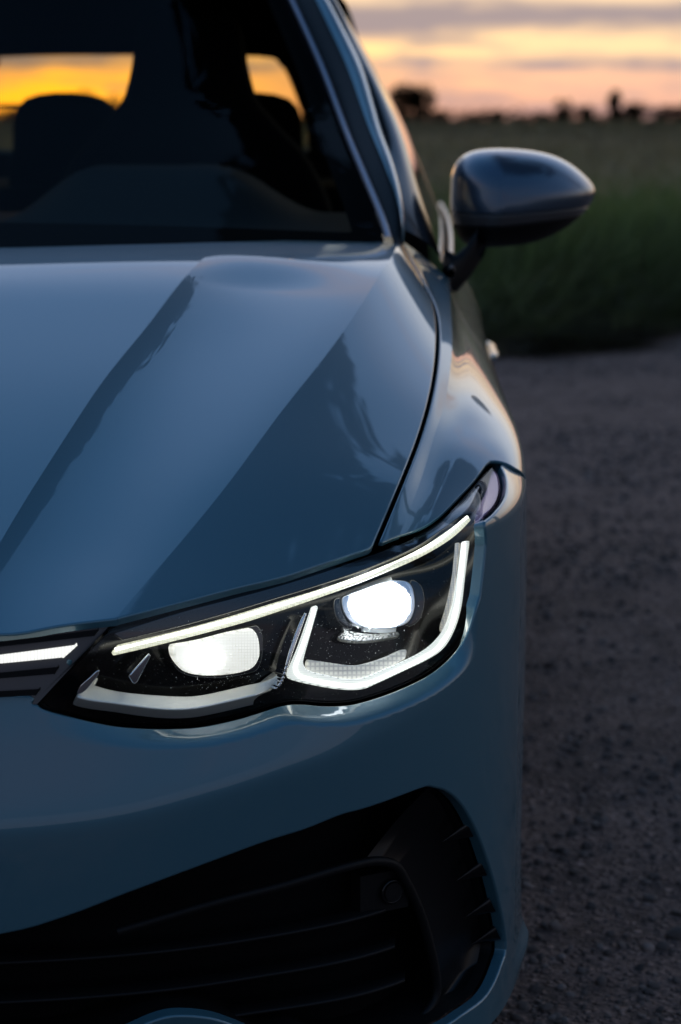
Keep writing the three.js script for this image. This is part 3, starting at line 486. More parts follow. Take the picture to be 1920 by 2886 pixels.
// ---------- lower air intake ----------
{
  const g = group('air_intake', car);
  const deep = (s, y, d) => front(s, y, bumperOffset(s, y) - d), ring = smoothClosed(intakeTop, 3).filter(([s]) => s >= -.005);
  mesh('duct', both(loft([.018, .05, .10].map((d) => ring.map(([s, y]) => deep(s, y, d))))), M.plastic, g);
  mesh('back_panel', both(sheet({ f: (s, y) => deep(s, y, .10), us: range(0, 1.06, 60), vs: range(.14, .47, 24), keep: (p, s, y) => intakeInside(s, y) + .004, depth: 0 })), M.mattBlack, g);
  const bx = (x) => { let lo = 0, hi = 1.2; for (let k = 0; k < 30; k++) { const m = (lo + hi) / 2; if (planX(m) < x) lo = m; else hi = m; } return lo; };
  for (const [y, x1] of [[.298, .785], [.250, .798], [.204, .811]]) {
    const s1 = bx(x1) - .008, slat = sheet({ f: (s, t) => { const a = t * Math.PI * 2, c = deep(s, y, .062); return [c[0], c[1] + .0045 * Math.sin(a), c[2] + .016 * Math.cos(a)]; }, us: range(0, s1, 60), vs: range(0, 1, 12), depth: 0 });
    mesh('slat', slat, M.plastic, g); mesh('slat', mirrored(slat), M.plastic, g);
  }
  // gloss frame round the mesh, the panel beside it and its four pointed fins
  const frame = [[.47, .330], [.58, .352], [.645, .359], [.721, .367], [.755, .365], [.777, .353], [.789, .331], [.810, .276], [.828, .189], [.826, .172], [.803, .150]].map(([x, y]) => deep(bx(x) - .006, y, .040));
  const tube = polyTube(frame, .0055, 8, 90); mesh('frame', tube, M.plastic, g); mesh('frame', mirrored(tube), M.plastic, g);
  const side = sheet({ f: (t, v) => { const k = splineAt(frame, .35 + .65 * t), e = splineAt(intakeRight, t); const d = deep(e[0], e[1], .030); return [lerp(k[0], d[0], v), lerp(k[1], d[1], v), lerp(k[2], d[2], v) - .012 * Math.sin(Math.PI * v)]; }, us: range(0, 1, 40), vs: range(0, 1, 14), depth: 0 });
  mesh('side_panel', side, M.duct, g); mesh('side_panel', mirrored(side), M.duct, g);
  for (const [s, y] of [[.925, .375], [.965, .317], [.998, .262], [1.025, .218]]) {
    const a = deep(s, y, .012), dir = V(-.026, -.012, .004), len = dir.length(), c = new THREE.ConeGeometry(.011, len * 1.2, 14, 3).scale(1, 1, .5).translate(0, len * .5, 0);
    c.applyQuaternion(new THREE.Quaternion().setFromUnitVectors(V(0, 1, 0), dir.normalize())).translate(...a);
    mesh('fin', c, M.trim, g); mesh('fin', mirrored(c), M.trim, g);
  }
  const sensor = group('parking_sensor', g); sensor.position.set(.738, .320, -.250);
  sensor.rotation.y = .55;
  mesh('mount', new THREE.BoxGeometry(.062, .046, .02, 1, 1, 1).translate(-.008, 0, -.014), M.plastic, sensor);
  mesh('ring', new THREE.TorusGeometry(.0125, .0022, 10, 32), M.trim, sensor);
  mesh('face', new THREE.CylinderGeometry(.0108, .0108, .012, 28).rotateX(Math.PI / 2).translate(0, 0, -.003), M.plastic, sensor);
}

// ---------- windscreen, pillars, roof, glass ----------
const edgeW = curve3([[.716, .962, -1.25], [.709, 1.001, -1.33], [.671, 1.079, -1.50], [.630, 1.162, -1.70], [.585, 1.261, -1.90], [.520, 1.387, -2.12], [.500, 1.425, -2.20]]);
const ridge = curve3([[.735, .955, -1.39], [.737, 1.027, -1.45], [.721, 1.097, -1.57], [.700, 1.150, -1.68], [.669, 1.241, -1.85], [.636, 1.310, -1.98], [.593, 1.387, -2.12], [.560, 1.428, -2.25]]);
const sideTop = curve3([[.812, .915, -1.44], [.790, .975, -1.50], [.758, 1.068, -1.60], [.731, 1.150, -1.74], [.692, 1.226, -1.88], [.652, 1.298, -2.02], [.604, 1.388, -2.16], [.575, 1.425, -2.30]]);
{
  const screen = (t, v) => { const e = edgeW(v), yc = lerp(.945, 1.440, v), zc = lerp(-.99, -1.99, v) - .04 * Math.sin(Math.PI * v), q = t * t; return [e[0] * t, lerp(yc, e[1], q), lerp(zc, e[2], q)]; };
  const inner = (t, v) => { const p = screen(t, v); return [p[0] * .995, p[1] - .006, p[2] - .004]; };
  mesh('windscreen', sheet({ f: screen, us: range(-.985, .985, 80), vs: range(.03, .97, 60), depth: 0 }), M.glass, car);
  mesh('windscreen_border', sheet({ f: inner, us: range(-1, 1, 160), vs: range(0, 1, 120), keep: (p, t, v) => Math.max(Math.abs(t) - .935, .155 - v, v - .93), depth: 0 }), M.fabric, car);
  const strip = sheet({ f: (t, w) => { const e = edgeW(t); const a = w * Math.PI; return [e[0] - .004 + .012 * w, e[1] + .004 + .005 * Math.sin(a), e[2] + .006 + .004 * Math.sin(a)]; }, us: range(.10, 1, 60), vs: range(0, 1, 6), face: [.5, 1, .2], depth: 0 });
  mesh('windscreen_trim', strip, M.satinDark, car); mesh('windscreen_trim', mirrored(strip), M.satinDark, car);
  const bulge = (a, b, w, k) => { const s = Math.sin(Math.PI * w); return [lerp(a[0], b[0], w) + .010 * s * k, lerp(a[1], b[1], w) + .014 * s * k, lerp(a[2], b[2], w) + .008 * s * k]; };
  const pillarAt = (t, w) => { const a = edgeW(.06 + .94 * t), b = ridge(t); return bulge([a[0] + .010, a[1] + .002, a[2]], b, w, 1); };
  const pillar = sheet({ f: pillarAt, us: range(.0, 1, 80), vs: range(.36, 1, 14), face: [.5, 1, .2], depth: 0 });
  mesh('windscreen_pillar', pillar, M.paint, car); mesh('windscreen_pillar', mirrored(pillar), M.paint, car);
  const seal = sheet({ f: (t, w) => { const p = pillarAt(t, w); return [p[0], p[1] - .005, p[2] - .004]; }, us: range(.0, 1, 80), vs: range(0, .42, 6), face: [.5, 1, .2], depth: 0 });
  mesh('windscreen_seal', seal, M.plastic, car); mesh('windscreen_seal', mirrored(seal), M.plastic, car);
  const frame = sheet({ f: (t, w) => bulge(ridge(.08 + .92 * t), sideTop(.08 + .92 * t), w, .35), us: range(0, 1, 80), vs: range(0, 1, 10), face: [.5, 1, .2], depth: 0 });
  mesh('door_frame', frame, M.trim, car); mesh('door_frame', mirrored(frame), M.trim, car);
  // side glass: a leaning, slightly curved sheet from the waist to the roof rail
  const pane = (z, v) => { const x0 = crest.x(z), y0 = crest.y(z) + .004, y = lerp(y0, 1.405, v); return [x0 - .004 - .50 * (y - y0) + .03 * Math.sin(Math.PI * v) * .5, y, z]; };
  const frontEdge = spline([.915, .975, 1.068, 1.15, 1.226, 1.298, 1.388, 1.425], [-1.43, -1.49, -1.59, -1.73, -1.87, -2.01, -2.15, -2.29]);
  const window_ = (z0, z1) => { const g = sheet({ f: pane, us: range(z0, z1, 60), vs: range(0, 1, 24), keep: (p) => frontEdge(p[1]) - p[2], depth: 0 }); mesh('side_window', g, M.tinted, car); mesh('side_window', mirrored(g), M.tinted, car); };
  window_(-1.44, -2.42); window_(-2.50, -3.2);
  const bp = sheet({ f: (z, v) => pane(z, v), us: range(-2.42, -2.50, 4), vs: range(0, 1, 16), depth: 0 }); mesh('door_pillar', bp, M.trim, car); mesh('door_pillar', mirrored(bp), M.trim, car);
  const cp = sheet({ f: (z, v) => { const p = pane(z, v); return [p[0] - .02 * smooth(-3.4, -4.0, z), p[1], z - .0 - .1 * (1 - v) * smooth(-3.3, -4, z)]; }, us: range(-3.2, -4.0, 20), vs: range(0, 1, 16), depth: 0 }); mesh('rear_pillar', cp, M.paint, car); mesh('rear_pillar', mirrored(cp), M.paint, car);
  const beltTrim = sheet({ f: (z, a) => { const t = a * Math.PI * 2; return [crest.x(z) + .004 + .005 * Math.cos(t), crest.y(z) + .006 + .009 * Math.sin(t), z]; }, us: range(-1.46, -3.2, 60), vs: range(0, 1, 10), face: [.5, 1, .2], depth: 0 });
  mesh('waist_trim', beltTrim, M.satin, car); mesh('waist_trim', mirrored(beltTrim), M.satin, car);
  const roof = sheet({ f: (t, v) => { const z = lerp(-1.99, -4.02, v), e = Math.abs(t); const zz = z - .26 * t * t * (1 - v); return [.60 * t, 1.440 - .022 * e * e - .012 * e ** 6 - .030 * v ** 2.2 + .022 * Math.sin(Math.PI * v), zz]; }, us: range(-1, 1, 50), vs: range(0, 1, 50), face: [.5, 1, .2], depth: 0 });
  mesh('roof', roof, M.paint, car);
  const liner = roof.clone().translate(0, -.024, 0); mesh('roof_lining', liner, M.fabric, car);
  // tailgate with its window
  const tail = (x, y) => [x, y, -3.93 - .62 * (1.36 - y) + .10 * 0 - .16 * x * x];
  const win = polygonDistance(smoothClosed([[-.375, 1.336], [0, 1.340], [.330, 1.336], [.385, 1.316], [.412, 1.270], [.448, 1.16], [.452, 1.10], [.42, 1.075], [0, 1.068], [-.42, 1.075], [-.452, 1.10], [-.448, 1.16], [-.412, 1.27], [-.385, 1.316]], 4));
  mesh('tailgate', sheet({ f: tail, us: range(-.84, .84, 120), vs: range(.35, 1.45, 82), keep: (p, x, y) => Math.min(-win(x, y), 1.392 - .03 * x * x - y, .80 - .50 * Math.max(0, y - .95) - Math.abs(x)), depth: .02 }), M.plastic, car);
  mesh('rear_window', sheet({ f: tail, us: range(-.47, .47, 60), vs: range(1.05, 1.39, 32), keep: (p, x, y) => win(x, y) + .006, depth: 0 }), M.rearGlass, car);
  // scuttle behind the bonnet and the deck under the glass
  mesh('scuttle_panel', sheet({ f: (x, v) => [x, lerp(.962, .955, v), lerp(-1.04 - .50 * x * x, -1.50 - .3 * x * x, v)], us: range(-.72, .72, 40), vs: range(0, 1, 10), depth: 0 }), M.mattBlack, car);
}

// ---------- inside ----------
{
  const dashTop = (x, v) => { const z = lerp(-1.30, -1.95, v), hump = smooth(.04, .20, x) * (1 - smooth(.40, .60, x)); return [x, .972 + .03 * Math.sin(Math.PI * .5 * v) + hump * .085 * smooth(.35, .68, v) - .5 * smooth(.9, 1, v) * .6, z]; };
  mesh('dashboard', sheet({ f: dashTop, us: range(-.70, .70, 90), vs: range(0, 1, 40), face: [.5, 1, .2], depth: 0 }), M.dash, car);
  const w = group('steering_wheel', car); w.position.set(.355, .905, -2.02); w.rotation.x = -.42;
  mesh('rim', new THREE.TorusGeometry(.180, .016, 12, 48), M.plastic, w); mesh('hub', new THREE.CylinderGeometry(.07, .08, .04, 28).rotateX(Math.PI / 2), M.plastic, w);
  const spoke = new THREE.BoxGeometry(.36, .035, .016); mesh('spoke', spoke, M.plastic, w);
  // sports seats with the head restraint in one piece
  const half = [[.0, .30], [.27, .30], [.285, .62], [.265, .92], [.215, 1.06], [.150, 1.135], [.105, 1.19], [.083, 1.26], [.072, 1.33], [.05, 1.358], [0, 1.362]];
  const outline = smoothPath([...half, ...half.slice(1, -1).reverse().map(([x, y]) => [-x, y])]);
  for (const x of [.308, -.37]) {
    const s = group('seat', car); s.position.set(x, 0, -2.36);
    mesh('backrest', extrude(outline, .10, .03, 4).translate(0, 0, -.05), M.fabric, s);
    mesh('cushion', extrude([[-.25, .36], [.25, .36], [.25, .48], [-.25, .48]], .48, .03, 3), M.fabric, s);
  }
  const b = group('rear_bench', car); b.position.set(0, 0, -3.28);
  mesh('backrest', extrude([[-.64, .4], [.64, .4], [.62, .98], [-.62, .98]], .12, .03, 3), M.fabric, b);
  for (const x of [.36, -.085, -.44]) { const hr = extrude(smoothPath([[x - .10, .97], [x + .10, .97], [x + .105, 1.10], [x + .08, 1.20], [x - .08, 1.20], [x - .105, 1.10]]), .07, .02, 3); mesh('head_restraint', hr, M.fabric, b); }
  mesh('parcel_shelf', new THREE.BoxGeometry(1.24, .02, .62).translate(0, 1.0, -3.68), M.fabric, car);
  mesh('floor_pan', new THREE.BoxGeometry(1.5, .04, 3.2).translate(0, .24, -2.35), M.mattBlack, car);
  mesh('bulkhead', new THREE.BoxGeometry(1.4, .68, .03).translate(0, .60, -1.46), M.mattBlack, car);
  const wiper = polyTube([[-.50, 1.206, -4.085], [-.36, 1.207, -4.06], [-.19, 1.208, -4.05]], .005); mesh('rear_wiper', wiper, M.plastic, car);
}

// ---------- door mirrors ----------
{
  const rim = [[.818, 1.056], [.822, 1.085], [.842, 1.108], [.870, 1.116], [.920, 1.117], [.970, 1.111], [1.023, 1.090], [1.052, 1.066], [1.064, 1.048], [1.058, 1.026], [1.030, .996], [.985, .970], [.936, .957], [.884, .953], [.846, .958], [.824, .985], [.817, 1.02]];
  const c = [.915, 1.040], polar = rim.map(([x, y]) => [Math.atan2(y - c[1], x - c[0]), Math.hypot(x - c[0], y - c[1])]).sort((a, b) => a[0] - b[0]);
  const th = [], rr = []; for (const k of [-1, 0, 1]) for (const [a, r] of polar) { th.push(a + k * 2 * Math.PI); rr.push(r); }
  const radius = spline(th, rr);
  const shell = (a, q) => { const r = radius(a), x = c[0] + Math.cos(a) * r * q, y = c[1] + Math.sin(a) * r * q; return [x, y, -1.665 + .118 * Math.sqrt(Math.max(0, 1 - q ** 2.3)) - .28 * Math.max(0, x - .90) - .18 * (y - 1.04)]; };
  const qs = range(0.0005, Math.PI / 2, 44).map((t) => Math.sin(t));
  const split = (p) => p[1] - (1.012 + .055 * Math.max(0, p[0] - .90)), split2 = (p) => p[1] - (.992 + .105 * Math.max(0, p[0] - .90));
  const piece = (keep, d) => sheet({ f: shell, us: range(-Math.PI, Math.PI, 120), vs: qs, keep, r: .0015, depth: d });
  for (const flip of [false, true]) {
    const g = group('door_mirror', car), put = (n, geo, m) => mesh(n, flip ? mirrored(geo) : geo, m, g);
    put('cap', piece((p) => split(p) - .0008, .006), M.mirrorCap);
    put('indicator_band', piece((p) => Math.min(-split(p) - .0008, split2(p)), .006), M.band);
    put('underside', piece((p) => -split2(p) - .0006, .006), M.plastic);
    put('back_frame', sheet({ f: (a, q) => { const p = shell(a, 1); return [lerp(c[0], p[0], q), lerp(c[1], p[1], q), p[2] - .012 * (1 - q)]; }, us: range(-Math.PI, Math.PI, 80), vs: range(.02, 1, 4), face: [0, 0, -1], depth: 0 }), M.plastic);
    put('foot', loft([[[.812, .925], [.05, .03]], [[.826, .915], [.045, .032]], [[.846, .935], [.036, .03]], [[.868, .968], [.034, .030]]].map(([[x, y], [w, h]], i) => range(0, 2 * Math.PI, 20).map((t) => [x + .35 * h * Math.cos(t) * .9, y + h * Math.sin(t) * .95, -1.535 - .012 * i + w * Math.cos(t) * -.8]))), M.plastic);
  }
}
// door handles
for (const z of [-2.14, -2.98]) for (const k of [1, -1]) { const h = polyTube([[.888, .728, z + .13], [.905, .727, z + .11], [.909, .727, z], [.905, .727, z - .10], [.888, .728, z - .12]].map(([x, y, w]) => [x - (z < -2.5 ? .014 : 0), y, w]), .0075, 10, 30); mesh('door_handle', k > 0 ? h : mirrored(h), M.paint, car); }

// ---------- wheels ----------
for (const z of [-.88, -3.50]) for (const k of [1, -1]) {
  const w = group('wheel', car); w.position.set(k * .785, .318, z);
  const tyre = new THREE.LatheGeometry([[.225, -.100], [.25, -.112], [.29, -.112], [.312, -.100], [.318, -.07], [.318, .07], [.312, .100], [.29, .112], [.25, .112], [.225, .100]].map(([r, x]) => new THREE.Vector2(r, x)), 64).rotateZ(Math.PI / 2);
  mesh('tyre', tyre, M.rubber, w);
  const rimG = [new THREE.LatheGeometry([[.226, -.09], [.205, -.07], [.205, .08], [.226, .10]].map(([r, x]) => new THREE.Vector2(r, x)), 48).rotateZ(Math.PI / 2)];
  for (let i = 0; i < 5; i++) rimG.push(new THREE.BoxGeometry(.02, .20, .045).translate(k * .085, .11, 0).rotateX(i * Math.PI * .4));
  mesh('rim', mergeGeometries(rimG.map((g) => { g = g.index ? g.toNonIndexed() : g; return g; })), M.alloy, w);
  const liner = new THREE.CylinderGeometry(.352, .352, .24, 40, 1, true, -Math.PI * .02, Math.PI * 1.04).rotateZ(Math.PI / 2).rotateX(Math.PI / 2).translate(k * .76, .325, z);
  mesh('arch_liner', liner, M.mattBlack, car);
}
// ---------- ground ----------
function structure(name, g, m) { const o = mesh(name, g, m, scene); o.userData = { kind: 'structure' }; return o; }
const verge = (x) => -8.7 - .85 * clamp(x, -4, 6) + .9 * (fbm(x * 1.7, 3.1, 4, 5) - .5) * 2;            // where the gravel gives way to grass
function speckle(n, seed, colours, grain) {                           // fine grit: colour and relief of one texture
  const data = new Uint8Array(n * n * 4), relief = new Uint8Array(n * n * 4), R = seeded(seed), h = new Float32Array(n * n), c = new Float32Array(n * n * 3);
  for (let j = 0; j < n; j++) for (let i = 0; i < n; i++) { const v = .5 * noise(i / 7 % 146, j / 7 % 146, seed) + .5 * noise(i / 3, j / 3, seed + 1), q = j * n + i; h[q] = v * .35; const k = mix3(colours[0], colours[1], fbm(i / 60, j / 60, 4, seed + 2)); c.set(k.map((x) => x * (.6 + .8 * v)), q * 3); }
  for (let k = 0; k < grain; k++) {
    const x = R() * n, y = R() * n, r = 1.5 + 5 * Math.pow(R(), 3), e = .6 + .4 * R(), a = R() * 3.14, tone = mix3(colours[2], colours[3], R());
    for (let j = -Math.ceil(r); j <= r; j++) for (let i = -Math.ceil(r); i <= r; i++) {
      const u = (i * Math.cos(a) + j * Math.sin(a)) / r, v = (-i * Math.sin(a) + j * Math.cos(a)) / (r * e), d = u * u + v * v; if (d > 1) continue;
      const q = ((Math.floor(y) + j + n) % n) * n + (Math.floor(x) + i + n) % n, up = .35 + .65 * Math.sqrt(1 - d) * Math.min(1, r / 4); if (up > h[q]) { h[q] = up; c.set(tone, q * 3); }
    }
  }
  for (let q = 0; q < n * n; q++) { for (let k = 0; k < 3; k++) data[q * 4 + k] = 255 * clamp(c[q * 3 + k]); data[q * 4 + 3] = 255; relief.fill(255 * clamp(h[q]), q * 4, q * 4 + 3); relief[q * 4 + 3] = 255; }
  const tex = (d, srgb) => { const t = new THREE.DataTexture(d, n, n); t.wrapS = t.wrapT = THREE.RepeatWrapping; t.magFilter = THREE.LinearFilter; if (srgb) t.colorSpace = THREE.SRGBColorSpace; t.repeat.set(1 / 1.3, 1 / 1.3); t.needsUpdate = true; return t; };
  return [tex(data, true), tex(relief, false)];
}
const hillocks = (x, z) => .030 * (fbm(x * .9, z * .9, 4, 17) - .5) + .012 * (fbm(x * 5, z * 5, 3, 27) - .5);
{
  const [map, bump] = speckle(1024, 3, [[.27, .215, .195], [.50, .405, .37], [.35, .285, .265], [.58, .48, .44]], 9000);
  const gravel = physical({ map, bumpMap: bump, bumpScale: .012, roughness: .95, specularIntensity: .4 });
  structure('gravel_track', sheet({ f: (x, z) => [x, hillocks(x, z) - .012, z], us: range(-7, 9, 200), vs: range(14, -13, 320), face: [0, 1, 0], keep: (p) => p[2] - verge(p[0]), depth: 0 }), gravel);
  const soil = physical({ color: rgb(.16, .155, .085), roughness: 1, specularIntensity: .2 });
  structure('meadow', new THREE.PlaneGeometry(1400, 1400, 2, 2).rotateX(-Math.PI / 2).translate(0, -.05, -300), soil);
}
const stuff = (o, label, category) => { o.userData = { kind: 'stuff', label, category }; scene.add(o); o.castShadow = o.receiveShadow = true; return o; };
{ // loose stones
  const R = seeded(77), g = new THREE.IcosahedronGeometry(1, 1), p = g.attributes.position;
  for (let i = 0; i < p.count; i++) { const k = .78 + .4 * noise(p.getX(i) * 1.7 + 5, p.getY(i) * 1.7 + p.getZ(i) * 2.3 + 9, 4); p.setXYZ(i, p.getX(i) * k, p.getY(i) * k * .62, p.getZ(i) * k); }
  g.computeVertexNormals();
  const spots = [];
  for (let k = 0; k < 42000; k++) { const x = .55 + 2.6 * R(), z = -.2 - 9.6 * Math.pow(R(), 1.3); if (fbm(x * 1.3, z * 1.3, 3, 41) < .30 + .35 * R()) continue; spots.push([x, z, .0020 + .0085 * Math.pow(R(), 4)]); }
  for (let k = 0; k < 9000; k++) { const x = -5 + 12 * R(), z = -9 + 20 * R(); spots.push([x, z, .003 + .010 * Math.pow(R(), 4)]); }
  for (const [x, z, s] of [[1.42, -2.2, .030], [1.62, -2.9, .026], [1.30, -1.5, .022], [1.75, -4.4, .04], [1.15, -1.0, .018]]) spots.push([x, z, s]);
  const ok = spots.filter(([x, z]) => z > verge(x) - .3), im = new THREE.InstancedMesh(g, physical({ color: rgb(1, 1, 1), roughness: .9, specularIntensity: .5 }), ok.length), d = new THREE.Object3D(), c = new THREE.Color();
  ok.forEach(([x, z, s], i) => { d.position.set(x, hillocks(x, z) - .012 + s * .25, z); d.scale.set(s * (.8 + .5 * R()), s * (.7 + .5 * R()), s * (.8 + .5 * R())); d.rotation.set(R() * .6, R() * 6.3, R() * .6); d.updateMatrix(); im.setMatrixAt(i, d.matrix); const t = R(), v = .055 + .095 * t * t * t; im.setColorAt(i, c.setRGB(v * 1.36, v * 1.02, v * .88)); });
  im.name = 'gravel'; stuff(im, 'loose grey and brown stones scattered over the track', 'gravel');
}
// ---------- grass ----------
function tuft(seed, blades, spread, lean, wide) {
  const R = seeded(seed), pos = [], nor = [], index = [];
  for (let k = 0; k < blades; k++) {
    const a = R() * 6.283, r = spread * Math.sqrt(R()), x = Math.cos(a) * r, z = Math.sin(a) * r, h = .55 + .45 * R(), b = R() * 6.283, l = lean * (.3 + R()), w = wide * (.6 + .6 * R()), cx = Math.cos(b), cz = Math.sin(b), n0 = pos.length / 3;
    for (const [t, ww] of [[0, 1], [.5, .8], [.82, .45], [1, 0]]) { const o = l * t * t, px = x + cx * o, pz = z + cz * o, y = h * (t - .12 * l * t * t); if (ww) { pos.push(px - cz * w * ww, y, pz + cx * w * ww, px + cz * w * ww, y, pz - cx * w * ww); nor.push(cx * .6, .8, cz * .6, cx * .6, .8, cz * .6); } else { pos.push(px, y, pz); nor.push(cx * .6, .8, cz * .6); } }
    index.push(n0, n0 + 1, n0 + 3, n0, n0 + 3, n0 + 2, n0 + 2, n0 + 3, n0 + 5, n0 + 2, n0 + 5, n0 + 4, n0 + 4, n0 + 5, n0 + 6);
  }
  return geometryOf(pos, nor, new Array(pos.length / 3 * 2).fill(0), index);
}
function meadowGrass(name, label, geometry, spots, tones, seed) {
  const R = seeded(seed), im = new THREE.InstancedMesh(geometry, physical({ color: rgb(1, 1, 1), roughness: .85, transmission: .5, thickness: 0, specularIntensity: .25 }), spots.length), d = new THREE.Object3D(), c = new THREE.Color();
  spots.forEach(([x, y, z, w, h, k], i) => { d.position.set(x, y, z); d.scale.set(w, h, w); d.rotation.set((R() - .5) * .2, R() * 6.28, (R() - .5) * .2); d.updateMatrix(); im.setMatrixAt(i, d.matrix); const t = mix3(tones[0], tones[1], clamp(k + (R() - .5) * .5)), v = .7 + .6 * R(); im.setColorAt(i, c.setRGB(t[0] * v, t[1] * v, t[2] * v)); });
  im.name = name; return stuff(im, label, 'grass');
}
{
  const R = seeded(91), near = [], far = [], edge = [];
  for (let k = 0; k < 14000; k++) { const x = k < 7000 ? -6 + 15 * R() : -22 + 48 * R(), z = verge(x) - .1 - 8 * Math.pow(R(), 1.2), b = fbm(x * .5, z * .5, 3, 61); near.push([x, -.05, z, .9 + .5 * R(), (.34 + .5 * b) * (.8 + .5 * R()) * smooth(-.2, 2.2, verge(x) - z) + .10, b]); }
  for (let k = 0; k < 7000; k++) { const x = -5 + 13 * R(), q = Math.pow(R(), 2), z = verge(x) - .5 + 1.3 * q; if (fbm(x * 2.2, z * 2.2, 2, 43) < .35 + .3 * q) continue; edge.push([x, -.02, z, .4 + .3 * R(), (.06 + .12 * R()) * (1 - .6 * q), R()]); }
  for (let k = 0; k < 46000; k++) { const q = Math.pow(R(), 1.6), dist = 15 + 330 * q, az = (k < 26000 ? -14 + 34 * R() : -60 + 130 * R()) * Math.PI / 180, x = .76 + dist * Math.sin(az), z = 2 - dist * Math.cos(az); if (z > verge(x) - 6) continue; const s = 1 + dist / 22; far.push([x, -.05, z, 1.2 * s, (.55 + .35 * fbm(x * .12, z * .12, 3, 63)) * (.8 + .4 * R()), fbm(x * .06 + 4, z * .06, 3, 64)]); }
  meadowGrass('verge_grass', 'tall dark green grass along the edge of the gravel', tuft(1, 26, .22, .5, .010), near, [[.12, .22, .065], [.23, .32, .115]], 1);
  meadowGrass('short_grass', 'short ragged grass creeping into the gravel edge', tuft(2, 22, .16, .7, .010), edge, [[.09, .13, .045], [.20, .19, .10]], 2);
  meadowGrass('meadow_grass', 'pale olive meadow of seeding grass behind the car', tuft(3, 26, .5, .35, .016), far, [[.29, .30, .15], [.52, .47, .30]], 3);
}
// ---------- trees ----------
function leafMass(clumps, seed, per, size) {                          // many small leaf faces spread through a set of clumps
  const R = seeded(seed), pos = [], nor = [], index = [];
  for (const [cx, cy, cz, rx, ry, rz] of clumps) for (let k = 0; k < per; k++) {
    const u = R() * 2 - 1, a = R() * 6.283, s = Math.sqrt(1 - u * u), q = .45 + .6 * Math.pow(R(), .6), x = cx + rx * q * s * Math.cos(a), y = cy + ry * q * u, z = cz + rz * q * s * Math.sin(a);
    const l = size * (.5 + R()), w = l * .55, b = R() * 6.283, t = (R() - .5) * 2.2, dx = [Math.cos(b) * Math.cos(t), Math.sin(t), Math.sin(b) * Math.cos(t)], e = unit(cross(dx, [R() - .5, R() + .2, R() - .5])), n = unit(cross(dx, e)), n0 = pos.length / 3;
    pos.push(x - dx[0] * l, y - dx[1] * l, z - dx[2] * l, x + e[0] * w, y + e[1] * w, z + e[2] * w, x + dx[0] * l, y + dx[1] * l, z + dx[2] * l, x - e[0] * w, y - e[1] * w, z - e[2] * w);
    for (let i = 0; i < 4; i++) nor.push(...n); index.push(n0, n0 + 1, n0 + 2, n0, n0 + 2, n0 + 3);
  }
  return geometryOf(pos, nor, new Array(pos.length / 3 * 2).fill(0), index);
}
const bark = physical({ color: rgb(.045, .036, .028), roughness: .95 }), leafDark = physical({ color: rgb(.022, .034, .014), roughness: .8, transmission: .25, thickness: 0 });
const limb = (a, b, r0, r1) => { const d = V(b[0] - a[0], b[1] - a[1], b[2] - a[2]), l = d.length(); return new THREE.CylinderGeometry(r1, r0, l, 9, 3).translate(0, l / 2, 0).applyQuaternion(new THREE.Quaternion().setFromUnitVectors(V(0, 1, 0), d.normalize())).translate(...a); };
let treeCount = 0;
function farTree(x, z, h, w, seed, label) {
  const R = seeded(seed), t = group(treeCount ? 'hedgerow_tree_' + String(treeCount).padStart(3, '0') : 'hedgerow_tree', scene); treeCount++;
  t.position.set(x, -.05, z); t.userData = { label, category: 'tree', group: 'trees in the far hedgerow' };
  const clumps = []; for (let k = 0; k < 22; k++) { const a = R() * 6.283, q = Math.sqrt(R()), y = .14 + .70 * R(), fall = Math.sqrt(Math.max(.1, 1 - Math.pow((y - .5) / .55, 2))); clumps.push([Math.cos(a) * q * w * .36 * fall, y * h, Math.sin(a) * q * w * .36 * fall, w * .2, h * .15, w * .2]); }
  mesh('crown', leafMass(clumps, seed + 1, 70, h * .050), leafDark, t);
  mesh('trunk', mergeGeometries([limb([0, 0, 0], [.1, h * .5, 0], h * .035, h * .018), limb([.1, h * .45, 0], [w * .2, h * .75, .1], h * .016, h * .006), limb([.1, h * .4, 0], [-w * .2, h * .7, -.1], h * .016, h * .006)]), bark, t);
}
{
  const R = seeded(404);                                               // [x, height, width], all about 400 m off
  farTree(0.3, -398, 9.6, 10.5, 11, 'broad round-crowned tree standing tallest in the far hedgerow');
  for (const [x, h, w] of [[27.2, 5.6, 4.0], [36.4, 7.4, 4.2]]) farTree(x, -398, h, w, 60 + Math.round(x), 'slim tree poking above the far hedge');
  for (const [x, h, w] of [[5.2, 3.7, 5], [10.4, 3.2, 5], [14.4, 3.8, 6], [19.2, 3.4, 5], [23.6, 3.8, 5], [31.6, 5.0, 5], [40.0, 5.3, 6], [44.8, 4.8, 6], [48.8, 5.4, 6], [-6.4, 4.2, 6], [-12.0, 4.6, 6], [-24.8, 4.8, 6], [-31.2, 5.3, 6], [-55.2, 6.6, 6], [-60.8, 7.2, 7], [-66.4, 4.6, 6], [-72.8, 4.2, 6], [-80.8, 5.0, 6], [55.2, 5.8, 7], [63.2, 5.4, 7], [72.8, 6.1, 7]]) farTree(x, -398, h, w, 700 + Math.round(x * 3), 'low bushy tree in the far hedgerow');
  const clumps = []; for (let k = 0; k < 420; k++) { const az = (-40 + 100 * (k + R()) / 420) * Math.PI / 180, d = 398 + 14 * R(); clumps.push([.76 + d * Math.sin(az), 1.1 + 1.3 * R(), 2 - d * Math.cos(az), 2.6, 1.4 + .9 * R(), 2.2]); }
  const hedge = mesh('hedgerow', leafMass(clumps, 9, 46, .42), leafDark, scene); hedge.userData = { kind: 'stuff', label: 'dark continuous hedge along the far side of the meadow', category: 'hedge' };
}
